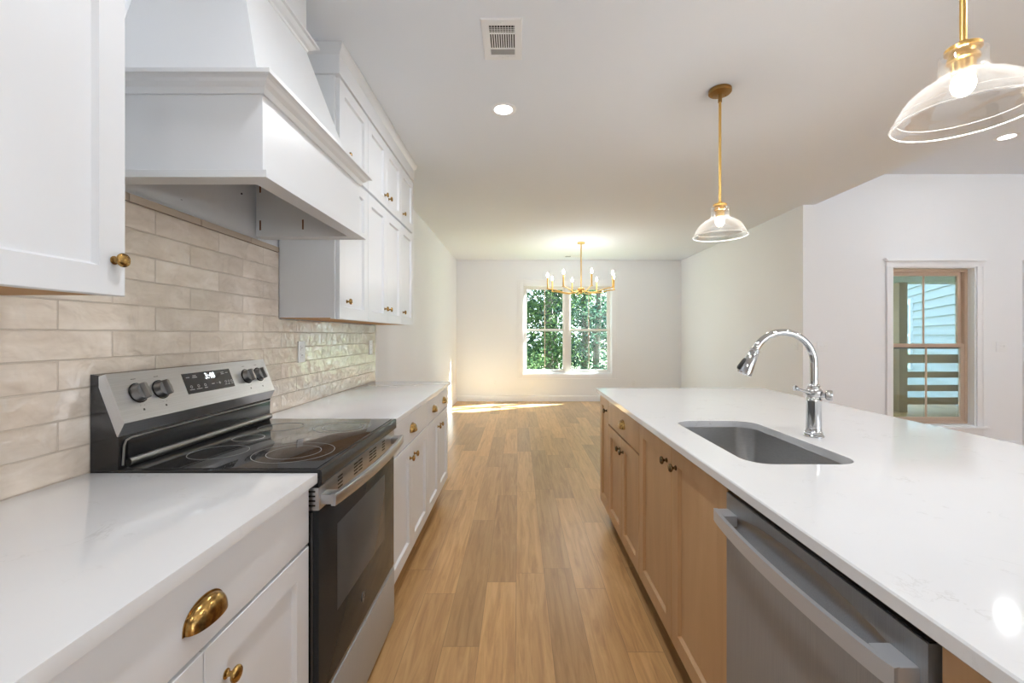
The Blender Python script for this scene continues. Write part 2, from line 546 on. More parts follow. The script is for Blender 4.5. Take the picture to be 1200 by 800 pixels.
def frame_xz(mb, x0, x1, z0, z1, w, y0, y1, bev=0.0, sides='lrtb'):
    if 'l' in sides: mb.box(x0, x0+w, y0, y1, z0, z1, bev)
    if 'r' in sides: mb.box(x1-w, x1, y0, y1, z0, z1, bev)
    if 't' in sides: mb.box(x0+w, x1-w, y0, y1, z1-w, z1, bev)
    if 'b' in sides: mb.box(x0+w, x1-w, y0, y1, z0, z0+w, bev)
    return mb

# --- dining window: two double-hung units side by side
win = thing('window_1', (0.95, BW, WZ0), kind='structure',
            label='white twin double-hung window with trees behind, under the chandelier')
b = MB(); cw = 0.092
frame_xz(b, WX0-cw, WX1+cw, WZ0-cw, WZ1+cw, cw, BW-0.018, BW, 0.003)
frame_xz(b, WX0-cw-0.012, WX1+cw+0.012, WZ0-cw-0.012, WZ1+cw+0.012, 0.016, BW-0.024, BW, 0.003)
b.build('casing', M['trim'], win)
b = MB(); frame_xz(b, WX0, WX1, WZ0, WZ1, 0.016, BW, BW+0.15)
b.build('jamb_liner', M['trim'], win)
fy = BW+0.06
b = MB(); frame_xz(b, WX0+0.016, WX1-0.016, WZ0+0.016, WZ1-0.016, 0.028, fy, fy+0.07, 0.003)
xm = (WX0+WX1)/2
b.box(xm-0.045, xm+0.045, fy-0.01, fy+0.07, WZ0+0.016, WZ1-0.016, 0.004)
b.build('frame', M['vinyl_pale'], win)
zm = 1.385
for a, c in ((WX0+0.044, xm-0.045), (xm+0.045, WX1-0.044)):
    for z0, z1, dy in ((zm-0.025, WZ1-0.044, 0.036), (WZ0+0.044, zm+0.025, 0.006)):
        b = MB(); frame_xz(b, a, c, z0, z1, 0.036, fy+dy, fy+dy+0.026, 0.003)
        s = b.build('sash', M['vinyl_pale'], win)
        mx = (a+c)/2
        MB().box(mx-0.008, mx+0.008, fy+dy+0.008, fy+dy+0.018, z0+0.036, z1-0.036, 0.002).build('muntin', M['vinyl_tan'], s)
        MB().box(a+0.03, c-0.03, fy+dy+0.019, fy+dy+0.022, z0+0.03, z1-0.03).build('pane', M['pane'], s)

# --- living room window with a view of the porch
win = thing('window_2', (4.63, LY, VZ0), kind='structure',
            label='tan-framed double-hung window looking onto a wooden porch rail')
b = MB(); cw = 0.074
b.box(VX0-cw, VX0, LY-0.018, LY, VZ0, VZ1, 0.003).box(VX1, VX1+cw, LY-0.018, LY, VZ0, VZ1, 0.003)
b.box(VX0-cw, VX0-cw+0.016, LY-0.026, LY, VZ0, VZ1, 0.003).box(VX1+cw-0.016, VX1+cw, LY-0.026, LY, VZ0, VZ1, 0.003)
b.box(VX0-cw, VX1+cw, LY-0.018, LY, VZ1, VZ1+0.065, 0.003)
b.prism_y([(VX0-cw-0.03, VZ1+0.09), (VX1+cw+0.03, VZ1+0.09), (VX1+cw+0.03, VZ1+0.078), (VX1+cw, VZ1+0.058), (VX0-cw, VZ1+0.058), (VX0-cw-0.03, VZ1+0.078)], LY-0.05, LY)
b.box(VX0-cw-0.03, VX1+cw+0.03, LY-0.055, LY+0.05, VZ0-0.025, VZ0, 0.006)
b.box(VX0-cw, VX1+cw, LY-0.02, LY, VZ0-0.1, VZ0-0.025, 0.003)
b.build('casing', M['trim'], win)
b = MB(); frame_xz(b, VX0, VX1, VZ0, VZ1, 0.012, LY, LY+0.15)
b.build('jamb_liner', M['trim'], win)
fy = LY+0.075
b = MB(); frame_xz(b, VX0+0.012, VX1-0.012, VZ0+0.012, VZ1-0.012, 0.032, fy, fy+0.07, 0.003)
b.build('frame', M['vinyl_tan'], win)
zm = 1.165
a, c = VX0+0.044, VX1-0.044
for z0, z1, dy, rw in ((zm-0.03, VZ1-0.044, 0.038, 0.03), (VZ0+0.044, zm+0.03, 0.006, 0.05)):
    b = MB(); frame_xz(b, a, c, z0, z1, 0.042, fy+dy, fy+dy+0.028, 0.003)
    s = b.build('sash', M['vinyl_tan'], win)
    mx = (a+c)/2
    MB().box(mx-0.009, mx+0.009, fy+dy+0.008, fy+dy+0.018, z0+0.04, z1-0.04, 0.002).build('muntin', M['vinyl_tan'], s)
    MB().box(a+0.035, c-0.035, fy+dy+0.019, fy+dy+0.022, z0+0.035, z1-0.035).build('pane', M['pane_teal'], s)

# --- living room door whose casing shows at the right edge
door = thing('door_1', ((DX0+DX1)/2, LY, 0), kind='structure', label='white door with casing at the right edge')
b = MB()
b.box(DX0-0.088, DX0, LY-0.018, LY, 0, DZ1+0.085, 0.003).box(DX1, DX1+0.088, LY-0.018, LY, 0, DZ1+0.085, 0.003)
b.box(DX0, DX1, LY-0.018, LY, DZ1, DZ1+0.085, 0.003)
b.build('casing', M['trim'], door)
MB().box(DX0+0.004, DX1-0.004, LY+0.05, LY+0.09, 0.008, DZ1-0.004, 0.002).build('slab', M['trim'], door)

# --- unseen windows added behind the camera as a daylight source
for i, (a, c) in enumerate(OP):
    win = thing('window_%d' % (i+3), ((a+c)/2, RY, 0.15), kind='structure', label='unseen tall window added behind the kitchen for daylight')
    b = MB(); frame_xz(b, a, c, 0.15, 2.45, 0.05, RY-0.1, RY-0.04, 0.003)
    xm = (a+c)/2; b.box(xm-0.03, xm+0.03, RY-0.1, RY-0.04, 0.2, 2.4, 0.003)
    b.build('frame', M['trim'], win)
    MB().box(a+0.04, c-0.04, RY-0.072, RY-0.068, 0.19, 2.41).build('pane', M['pane_clear'], win)
    pl = bpy.data.lights.new('daylight_portal', 'AREA'); pl.shape = 'RECTANGLE'; pl.size = c-a; pl.size_y = 2.3
    pl.cycles.is_portal = True
    po = bpy.data.objects.new('daylight_portal', pl); COL.objects.link(po)
    po.location = ((a+c)/2, RY-0.16, 1.30); po.rotation_euler = (R(90), 0, 0)

# ------------------------------------------------------------------ cabinet parts
def shaker(name, parent, X, s, y0, y1, z0, z1, material, rail=0.062, th=0.019, dep=0.012):
    """framed door whose front lies at X and looks along s (+1 / -1 on the x axis)"""
    def rect(x, d):
        return [(x, y0+d, z0+d), (x, y1-d, z0+d), (x, y1-d, z1-d), (x, y0+d, z1-d)]
    b = MB()
    b.rings([rect(X-s*th, 0), rect(X-s*0.0015, 0), rect(X, 0.0015), rect(X, rail), rect(X-s*0.004, rail+0.0015),
             rect(X-s*dep, rail+0.006), rect(X-s*dep, rail+0.007)])
    return b.build(name, material, parent)

def slab_front(name, parent, X, s, y0, y1, z0, z1, material, th=0.019):
    return MB().box(X-s*th, X, y0, y1, z0, z1, 0.0018).build(name, material, parent)

def knob(parent, X, s, y, z, m):
    b = MB()
    b.lathe([(0.0095, 0), (0.0095, 0.002), (0.006, 0.004), (0.0048, 0.008), (0.005, 0.012), (0.009, 0.0145), (0.0135, 0.0165),
             (0.0155, 0.019), (0.0158, 0.0215), (0.0145, 0.0245), (0.0125, 0.0258), (0.012, 0.0252), (0.0095, 0.0268), (0.005, 0.0278), (0.0, 0.028)],
            (X, y, z), (s, 0, 0), 28, True, False)
    return b.build('knob', m, parent)

def cup_pull(parent, X, s, y, z, m, W=0.098, Hh=0.042, P=0.026):
    b = MB()
    def shell(k):
        rs = []
        N, K = 24, 10
        for i in range(N+1):
            a = PI*i/N
            f = max(math.sin(a), 0.0)**0.75
            row = []
            for j in range(K+1):
                q = (PI/2)*j/K
                row.append((X+s*(0.0006+max(0.0, (P-k)*f*math.cos(q)**0.8)), y-(W/2-k)*math.cos(a), z-Hh/2+(Hh-k)*f*math.sin(q)))
            rs.append(row)
        return rs
    o, n = shell(0), shell(0.0022)
    b.rings(o, False, False, closed=False)
    b.rings(n, False, False, closed=False)
    for i in range(len(o)-1):
        b.quad([o[i][0], o[i+1][0], n[i+1][0], n[i][0]])
    # flange against the drawer
    N = 24
    b.rings([[(X+s*dx, y-(W/2+e)*math.cos(PI*i/N), z-Hh/2+(Hh+e)*max(math.sin(PI*i/N), 0)**0.75) for i in range(N+1)]
             for dx, e in ((0.0003, 0.0), (0.0003, 0.003), (0.002, 0.0025), (0.0025, -0.001))], False, False, closed=False)
    return b.build('cup_pull', m, parent)

CT = 0.914       # worktop height
SL = 0.028       # worktop thickness
CB = CT-SL-0.001
LF = -0.578      # door front of the left base cabinets
LB = LF-0.020
DB = 0.132       # bottom of base doors

def base_body(parent, xb, xf, y0, y1, s, m, mk, kick=0.06):
    b = MB()
    b.box(min(xb, xf), max(xb, xf), y0, y1, 0.118, CB, 0.0015)
    b.build('carcass', m, parent)
    kx = xf - s*kick
    MB().box(min(xb, kx), max(xb, kx), y0+0.002, y1-0.002, 0.001, 0.118).build('toe_board', mk, parent)

# near left base cabinet
cab = thing('base_cabinet', (-0.9, 0.79, 0),
            'white shaker base cabinet between camera and range, with one wide drawer and two doors', 'cabinet', 'white base cabinets along the tiled wall')
base_body(cab, LW+0.004, LB, 0.395, 1.190, 1, M['cabinet'], M['kick'])
d = slab_front('drawer', cab, LF, 1, 0.397, 1.188, 0.724, 0.872, M['cabinet'])
cup_pull(d, LF, 1, 0.792, 0.796, M['brass'])
for y0, y1, ky in ((0.397, 0.791, 0.735), (0.794, 1.188, 0.852)):
    d = shaker('door', cab, LF, 1, y0, y1, DB, 0.715, M['cabinet'])
    knob(d, LF, 1, ky, 0.627, M['brass'])
cab2 = thing('base_cabinet', (-0.9, 0.0, 0), 'white base cabinet beside the camera under the near left worktop end', 'cabinet', 'white base cabinets along the tiled wall')
base_body(cab2, LW+0.004, LB, -0.1, 0.394, 1, M['cabinet'], M['kick'])
d = slab_front('drawer', cab2, LF, 1, -0.098, 0.392, 0.724, 0.872, M['cabinet'])
d = shaker('door', cab2, LF, 1, -0.098, 0.392, DB, 0.715, M['cabinet'])

# far left base cabinets
cab = thing('base_cabinet', (-0.9, 2.34, 0),
            'white base cabinet just past the range, one wide drawer over two doors', 'cabinet', 'white base cabinets along the tiled wall')
base_body(cab, LW+0.004, LB, 1.940, 2.745, 1, M['cabinet'], M['kick'])
d = slab_front('drawer', cab, LF, 1, 1.942, 2.743, 0.724, 0.872, M['cabinet'])
cup_pull(d, LF, 1, 2.343, 0.796, M['brass'])
for y0, y1, ky in ((1.942, 2.341, 2.295), (2.344, 2.743, 2.390)):
    d = shaker('door', cab, LF, 1, y0, y1, DB, 0.715, M['cabinet'])
    knob(d, LF, 1, ky, 0.640, M['brass'])
cab = thing('base_cabinet', (-0.9, 3.13, 0),
            'white base cabinet at the far end of the tiled wall, with two small drawers', 'cabinet', 'white base cabinets along the tiled wall')
base_body(cab, LW+0.004, LB, 2.747, 3.520, 1, M['cabinet'], M['kick'])
for y0, y1, ky in ((2.749, 3.132, 3.085), (3.135, 3.518, 3.182)):
    d = slab_front('drawer', cab, LF, 1, y0, y1, 0.724, 0.872, M['cabinet'])
    cup_pull(d, LF, 1, (y0+y1)/2, 0.796, M['brass'])
    d = shaker('door', cab, LF, 1, y0, y1, DB, 0.715, M['cabinet'])
    knob(d, LF, 1, ky, 0.640, M['brass'])

# worktops
tag(MB().box(TF+0.001, -0.556, -0.11, 1.194, CT-SL, CT, 0.003).build('worktop', M['quartz'], origin=(-0.88, 0.54, CT-SL)),
    'white veined quartz worktop on the near left, ending at the range', 'worktop', 'white quartz worktops by the tiled wall')
tag(MB().box(TF+0.001, -0.556, 1.936, 3.545, CT-SL, CT, 0.003).build('worktop', M['quartz'], origin=(-0.88, 2.74, CT-SL)),
    'white quartz worktop beyond the range, under the far wall cabinets', 'worktop', 'white quartz worktops by the tiled wall')

# tiled backsplash with a pencil edge on top
b = MB()
b.box(LW+0.001, TF, -0.1, 3.60, CT+0.0005 - 0.02, 1.374)
b.box(LW+0.001, TF, 0.99, 2.146, 1.374, 1.704)
o = b.build('tile_backsplash', M['tile'], origin=(LW, 1.75, CT), smooth=0)
tag(o, 'glossy beige subway tile backsplash behind the range and left worktops', 'backsplash')
b = MB()
for k in range(-1, 6):
    y0 = 1.02+k*0.3; y0c = max(y0, 0.99); y1c = min(y0+0.298, 2.146)
    if y1c > y0c: b.box(LW+0.001, TF+0.004, y0c, y1c, 1.7055, 1.731, 0.004)
m_p = mat('pencil_tile', (0.52, 0.43, 0.34), 0.15)
b.build('pencil_edge', m_p, o)

# ------------------------------------------------------------------ wall cabinets
UF = -0.898      # door front
UB = -0.918
def upper(name_label, y0, y1, z0, z1, doors, ply=True):
    c = thing('wall_cabinet', (LW+0.15, (y0+y1)/2, z0), name_label, 'cabinet', 'white wall cabinets above the tile')
    b = MB().box(LW+0.0005 if z0 > 1.5 else TF+0.0005, UB, y0, y1, z0 + (0.004 if ply else 0), z1, 0.001)
    b.build('carcass', M['cabinet'], c)
    if ply:
        MB().box(TF+0.002, UB-0.022, y0+0.003, y1-0.003, z0+0.001, z0+0.0045).build('underside', M['ply'], c)
        MB().box(UB-0.02, UB, y0, y1, z0-0.001, z0+0.004).build('light_rail', M['cabinet'], c)
    for (a, e, ky, kz) in doors:
        d = shaker('door', c, UF, 1, a, e, z0-(0.002 if ply else -0.012), z1-0.004, M['cabinet'])
        if ky: knob(d, UF, 1, ky, kz, M['brass'])
    return c
U0, U1, U2 = 1.378, 2.148, 2.590
KL, KU = 1.470, 2.235
upper('white wall cabinet at the left edge, its round brass knob beside the range hood', 0.215, 0.987, U0+0.008, U1-0.001,
      [(0.217, 0.600, 0.555, KL-0.008), (0.603, 0.985, 0.957, KL-0.008)])
upper('white single-door wall cabinet directly beyond the range hood', 2.150, 2.574, U0, U1-0.001, [(2.166, 2.572, 2.255, KL)])
upper('white two-door wall cabinet in the middle of the far lower row', 2.575, 3.304, U0, U1-0.001,
      [(2.577, 2.938, 2.895, KL), (2.941, 3.302, 2.985, KL)])
upper('white single-door wall cabinet at the far end of the lower row', 3.305, 3.672, U0, U1-0.001, [(3.307, 3.670, 3.350, KL)])
upper('small white upper-tier cabinet behind the hood top', 2.150, 2.574, U1, U2+0.004, [(2.166, 2.572, 2.255, KU)], False)
upper('small white two-door cabinet in the upper tier', 2.575, 3.304, U1, U2+0.004,
      [(2.577, 2.938, 2.895, KU), (2.941, 3.302, 2.985, KU)], False)
upper('small white upper-tier cabinet at the far end under the crown', 3.305, 3.672, U1, U2+0.004, [(3.307, 3.670, 3.350, KU)], False)
b = MB()
b.box(LW+0.001, -0.890, 2.142, 3.680, U2+0.006, 2.705, 0.002)
cr = [(-0.890, 2.690), (-0.884, 2.700), (-0.876, 2.712), (-0.868, 2.730), (-0.868, CZ-0.001), (LW+0.001, CZ-0.001), (LW+0.001, 2.690)]
b.rings([[(x, (2.142-(x+0.890)*1.0 if x > -0.9 else 2.142-(0.022 if z > 2.73 else 0)), z) for x, z in cr],
         [(x, 3.680+max(0, x+0.890), z) for x, z in cr]])
tag(b.build('cabinet_crown', M['cabinet'], origin=(-1.0, 2.9, U2)),
    'white frieze and crown moulding on top of the far wall cabinets', 'crown moulding')

# ------------------------------------------------------------------ range hood
hood = thing('range_hood', (-0.97, 1.605, 1.739), 'large white tapered wooden range hood over the electric range', 'range hood')
hx, hy0, hy1, hz0, hz1 = -0.730, 1.230, 1.980, 1.739, 2.0
th = 0.040
b = MB()
b.box(hx-th, hx, hy0, hy1, hz0, hz1)
b.box(TF+0.014, hx-th, hy0, hy0+th, hz0, hz1)
b.box(TF+0.014, hx-th, hy1-th, hy1, hz0, hz1)
b.box(TF+0.014, hx, hy0, hy1, hz1, hz1+0.02)
b.build('apron', M['hood'], hood)
e = 0.024
b = MB()   # lip around the bottom
b.rings([[(TF+0.013, hy0-q, z), (hx+q, hy0-q, z), (hx+q, hy1+q, z), (TF+0.013, hy1+q, z)] for q, z in
         ((-0.001, hz0-0.001), (e, hz0-0.001), (e, hz0+0.020), (0.005, hz0+0.027), (-0.001, hz0+0.030))], False, False)
b.build('lip', M['hood'], hood)
b = MB()
b.box(LW+0.001, LW+0.010, hy0+0.001, hy1-0.001, 1.7325, hz1+0.02)
b.build('back_panel', M['hood'], hood)
b = MB()   # moulding round the top of the apron
pr = [(0.0, 1.982), (0.006, 1.982), (0.010, 1.992), (0.012, 1.998), (0.024, 2.006), (0.030, 2.014), (0.036, 2.018), (0.045, 2.020), (0.045, 2.032), (-0.02, 2.034)]
b.rings([[(LW+0.001, hy0-q, z), (hx+q, hy0-q, z), (hx+q, hy1+q, z), (LW+0.001, hy1+q, z)] for q, z in pr], False, True, closed=True)
b.build('apron_moulding', M['hood'], hood, smooth=12)
yc = 1.605
def tap(z):
    k = z-2.03
    return -(0.753+0.31*k), 0.355-0.30*k
b = MB()
rs = []
for z in (2.030, 2.5):
    X, w = tap(z)
    rs.append([(LW+0.001, yc-w, z), (X, yc-w, z), (X, yc+w, z), (LW+0.001, yc+w, z)])
b.rings(rs)
b.build('canopy', M['hood'], hood)
X, w = tap(2.497)
b = MB()
pr = [(0.0, 2.488), (0.006, 2.492), (0.008, 2.500), (0.018, 2.506), (0.026, 2.514), (0.030, 2.520), (0.040, 2.522), (0.040, 2.532), (-0.01, 2.534)]
b.rings([[(LW+0.001, yc-w-q, z), (X+q, yc-w-q, z), (X+q, yc+w+q, z), (LW+0.001, yc+w+q, z)] for q, z in pr], True, True)
b.build('crown', M['hood'], hood, smooth=12)
MB().box(LW+0.001, X+0.002, yc-w-0.001, yc+w+0.001, 2.53, CZ-0.001, 0.001).build('chimney', M['hood'], hood)
# keyhole slots and screws inside
sl = mat('raw_slot_edge', (0.16, 0.07, 0.03), 0.8)
yi = hy1-th-0.0005
for (u, v) in ((305, 220), (305, 264), (355, 263)):
    x = (u-607.5)*yi/505; z = 1.297+(392-v)*yi/505
    MB().box(x-0.0035, x+0.0035, yi-0.001, yi, z-0.022, z+0.022, 0.0).build('slot', sl, hood)
for (y, z) in ((1.527, 1.772), (1.86, 1.905)):
    MB().cyl((LW+0.010, y, z), (LW+0.013, y, z), 0.004, seg=10).build('screw', M['ink'], hood)

# ------------------------------------------------------------------ range
rng = thing('electric_range', (-0.86, 1.565, 0), 'freestanding electric range, stainless with black glass cooktop and oven door', 'range')
RY0, RY1 = 1.199, 1.931
b = MB().box(-1.17, -0.598, RY0, RY1, 0.02, 0.895, 0.002)
for y in (RY0+0.06, RY1-0.06):
    for x in (-1.1, -0.68): b.cyl((x, y, 0.0), (x, y, 0.02), 0.018, seg=12)
b.build('body', M['black'], rng)
# cooktop
b = MB()
b.box(-1.188, -0.552, RY0-0.001, RY1+0.001, 0.896, 0.9205, 0.004)
ck = b.build('cooktop_frame', M['black'], rng)
MB().box(-1.108, -0.566, RY0+0.010, RY1-0.010, 0.9200, 0.9225, 0.0008).build('glass_surface', M['cooktop'], ck)
b = MB()
b.sweep([(0.0, 0.0), (0.006, 0.0), (0.0095, -0.006), (0.0095, -0.040), (0.003, -0.046), (0.0, -0.046)],
        [(-0.5565, RY0, 0.9205), (-0.5565, RY1, 0.9205)])
b.build('front_trim', M['black'], ck)
def ring_mesh(x, y, r, w=0.0016):
    b = MB(); b.lathe([(r, 0), (r+w, 0), (r+w, 0.0003), (r, 0.0003)], (x, y, 0.9226), (0, 0, 1), 64, loop=True)
    return b
for x, y, rr in ((-0.955, 1.375, (0.082,)), (-0.715, 1.375, (0.078, 0.118)), (-0.965, 1.755, (0.082,)), (-0.715, 1.755, (0.075, 0.108)), (-0.98, 1.565, (0.05,))):
    for r_ in rr: ring_mesh(x, y, r_).build('burner_ring', M['print'], ck)
# backguard: black housing, slanted steel control panel
b = MB()
b.prism_y([(-1.191, 0.9), (-1.115, 0.9), (-1.112, 1.012), (-1.146, 1.180), (-1.191, 1.186)], RY0, RY1)
b.build('backguard', M['black'], rng)
b = MB()
b.prism_y([(-1.165, 1.181), (-1.146, 1.187), (-1.094, 1.050), (-1.111, 1.013), (-1.114, 1.013), (-1.165, 1.150)], RY0-0.003, RY1+0.003)
pan = b.build('control_panel', M['steel'], rng)
b = MB()
b.box(-1.116, -1.108, RY0+0.025, RY1-0.006, 0.935, 1.000, 0.006)
b.build('riser_panel', M['black'], rng)
b = MB()
b.sweep([(0.010*math.cos(a*PI/8), 0.012*math.sin(a*PI/8)) for a in range(16)], [(-1.108, RY0+0.025, 0.935), (-1.108, RY1-0.006, 0.935)])
b.tube([(-1.112, RY0+0.012, 0.93), (-1.108, RY0+0.012, 0.985), (-1.108, RY0+0.018, 0.999), (-1.108, RY0+0.035, 1.003), (-1.108, RY1-0.006, 1.003)], 0.003, 8, up=(1, 0, 0))
b.build('riser_trim', M['knob_metal'], rng)
# panel frame of reference: point on the slanted face
pa, pb = Vector((-1.146, 0, 1.187)), Vector((-1.094, 0, 1.050))
pdir = (pb-pa).normalized()
pn = Vector((-pdir.z, 0, pdir.x)); pn = pn if pn.x > 0 else -pn
PLEN = (pb-pa).length
def onp(y, s_, h=0.0):
    """y along the range, s_ metres down the slanted face, h off it"""
    p = pa + pdir*s_ + pn*h
    return Vector((p.x, y, p.z))
def panel_box(mb, y0, y1, s0, s1, h0, h1):
    return mb.rings([[onp(y0, s0, h), onp(y1, s0, h), onp(y1, s1, h), onp(y0, s1, h)] for h in (h0, h1)])
dsp = panel_box(MB(), 1.452, 1.690, 0.025, 0.098, -0.0005, 0.001).build('display', M['display'], pan)
def text_mesh(name, body, size, m, parent, place, h=0.0008):
    cu = bpy.data.curves.new(name, 'FONT'); cu.body = body; cu.size = size
    cu.align_x = 'CENTER'; cu.align_y = 'CENTER'; cu.extrude = 0.0002
    to = bpy.data.objects.new(name, cu); COL.objects.link(to)
    bpy.context.view_layer.update()
    dg = bpy.context.evaluated_depsgraph_get()
    me = bpy.data.meshes.new_from_object(to.evaluated_get(dg))
    bpy.data.objects.remove(to)
    off_ = Vector(parent['_o'])
    for v in me.vertices: v.co = place(v.co.x, v.co.y, v.co.z) - off_
    me.materials.clear(); me.materials.append(m)
    o = bpy.data.objects.new(name, me); o.parent = parent; COL.objects.link(o)
    o['_o'] = list(off_)
    return o
text_mesh('clock_digits', '3:48', 0.030, M['digit'], dsp, lambda x, y, z: onp(1.577+x, 0.043-y, 0.0012+z))
b = MB()
for y, s_, w_ in ((1.473, 0.040, 0.016), (1.504, 0.036, 0.016), (1.504, 0.042, 0.022), (1.645, 0.036, 0.018), (1.645, 0.042, 0.018), (1.668, 0.039, 0.014),
               (1.475, 0.084, 0.022), (1.508, 0.084, 0.026), (1.540, 0.084, 0.014), (1.580, 0.074, 0.014), (1.6, 0.074, 0.003), (1.615, 0.074, 0.012),
               (1.645, 0.084, 0.012), (1.662, 0.084, 0.012), (1.68, 0.084, 0.010)):
    panel_box(b, y-w_/2, y+w_/2, s_-0.0012, s_+0.0012, 0.0010, 0.0014)
for y in (1.475, 1.508, 1.540, 1.648, 1.665, 1.68):
    b.lathe([(0.0035, 0), (0.0052, 0), (0.0052, 0.0005), (0.0035, 0.0005)], onp(y, 0.074, 0.001), tuple(pn), 16, loop=True)
panel_box(b, 1.6135, 1.6165, 0.069, 0.079, 0.0010, 0.0014)
b.build('icon_print', M['display_icon'], dsp)
def range_knob(y, s_, ang):
    k = MB()
    c_ = onp(y, s_, 0)
    k.lathe([(0.027, 0), (0.027, 0.004), (0.0255, 0.006), (0.0245, 0.017), (0.023, 0.020), (0.0, 0.0205)], c_, tuple(pn), 36, True)
    # grip bar across the face
    u = pdir*math.cos(ang) + Vector((0, 1, 0))*math.sin(ang)
    w_ = pn.cross(u)
    rs = []
    for h_, a_, c2 in ((0.016, 0.0245, 0.0075), (0.030, 0.0235, 0.0060), (0.033, 0.021, 0.0045)):
        rs.append([c_ + pn*h_ + u*(a_*p) + w_*(c2*q) for p, q in ((-1, -0.5), (-0.9, -1), (0.9, -1), (1, -0.5), (1, 0.5), (0.9, 1), (-0.9, 1), (-1, 0.5))])
    k.rings(rs)
    o = k.build('knob', M['knob_metal'], pan)
    MB().lathe([(0.027, 0), (0.0305, 0), (0.0305, 0.0015), (0.0275, 0.002)], onp(y, s_, 0.0002), tuple(pn), 36, loop=True).build('knob_collar', M['black'], o)
for y, s_, a_ in ((1.272, 0.066, 0.1), (1.352, 0.066, 0.1), (1.780, 0.066, 0.1), (1.862, 0.066, 0.1)):
    range_knob(y, s_, a_)
for y in (1.272, 1.352, 1.780, 1.862):
    b = MB()
    panel_box(b, y-0.008, y+0.008, 0.022, 0.0235, -0.0002, 0.0003)
    panel_box(b, y-0.003, y+0.003, 0.115, 0.121, -0.0002, 0.0003)
    panel_box(b, y-0.008, y-0.0065, 0.104, 0.1055, -0.0002, 0.0003)
    panel_box(b, y+0.0065, y+0.008, 0.104, 0.1055, -0.0002, 0.0003)
    b.build('printed_marking', M['ink'], pan)
# oven door
OX = -0.557
b = MB().box(-0.597, OX, RY0+0.004, RY1-0.002, 0.272, 0.806, 0.004)
od = b.build('oven_door', M['oven_glass'], rng)
MB().box(OX-0.001, OX+0.0006, 1.325, 1.792, 0.450, 0.716, 0.0003).build('oven_window', M['oven_window'], od)
b = MB(); b.box(-0.597, OX+0.001, RY0+0.002, RY1, 0.806, 0.870, 0.003)
st = b.build('door_top_strip', M['steel'], od)
for y0, n in ((1.345, 1), (1.475, 2), (1.625, 2), (1.775, 1)):
    b = MB()
    for q in range(n):
        for k in range(4):
            b.box(OX+0.0005, OX+0.0014, y0+q*0.042-0.018, y0+q*0.042+0.018, 0.822+k*0.011, 0.827+k*0.011)
    b.build('vent_grille', M['dark'], st)
b = MB()
for k in range(4):
    b.box(-0.588, -0.566, RY0+0.0015, RY0+0.0025, 0.818+k*0.013, 0.823+k*0.013)
b.build('vent_grille', M['dark'], st)
# bowed handle
path = []
N = 24
for i in range(N+1):
    q = i/N
    y = RY0+0.012 + q*(RY1-RY0-0.020)
    path.append((-0.520 + 0.022*math.sin(PI*q)**0.8, y, 0.833))
b = MB()
b.sweep([(-0.007, -0.017), (0.005, -0.017), (0.0075, -0.013), (0.0075, 0.013), (0.005, 0.017), (-0.007, 0.017)], path)
for y in (RY0+0.034, RY1-0.028):
    b.box(OX, -0.519, y-0.022, y+0.022, 0.820, 0.847, 0.004)
b.build('handle', M['steel'], od)
# round script emblem
def emblem(parent, x, y, z, r):
    b = MB()
    b.cyl((x-0.0002, y, z), (x+0.0008, y, z), r, seg=36)
    o = b.build('emblem', M['steel'], parent)
    b = MB()
    for rr in (0.90, 0.72):
        b.tube([(x+0.001, y+r*rr*math.cos(2*PI*k/28), z+r*rr*math.sin(2*PI*k/28)) for k in range(29)], 0.0006, 5, up=(1, 0, 0))
    b.tube([(x+0.001, y+r*(-0.12+0.25*math.cos(t_)), z+r*(0.16+0.28*math.sin(t_))) for t_ in [0.6+0.3*k for k in range(18)]] +
           [(x+0.001, y-r*0.1, z-r*0.15), (x+0.001, y-r*0.28, z-r*0.45)], 0.0006, 5, up=(1, 0, 0))
    b.tube([(x+0.001, y+r*(0.26+0.18*math.cos(t_)), z+r*(0.2+0.2*math.sin(t_))) for t_ in [0.8+0.3*k for k in range(13)]] +
           [(x+0.001, y+r*(0.26+0.2*math.cos(t_)), z+r*(-0.18+0.2*math.sin(t_))) for t_ in [1.6+0.3*k for k in range(14)]], 0.0006, 5, up=(1, 0, 0))
    b.build('script_mark', M['ink'], o)
emblem(od, OX+0.0003, 1.547, 0.357, 0.0165)
# storage drawer
b = MB().box(-0.597, OX+0.002, RY0+0.003, RY1-0.001, 0.022, 0.256, 0.005)
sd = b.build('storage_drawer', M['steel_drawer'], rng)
MB().box(-0.590, OX-0.002, RY0+0.004, RY1-0.002, 0.258, 0.270, 0.002).build('finger_lip', M['knob_metal'], sd)
for y in (RY0+0.001,):
    b = MB()
    for x in (-0.594, -0.580):
        b.box(x, x+0.006, y, y+0.004, 0.28, 0.80, 0.001)
    b.build('door_edge_trim', M['knob_metal'], od)

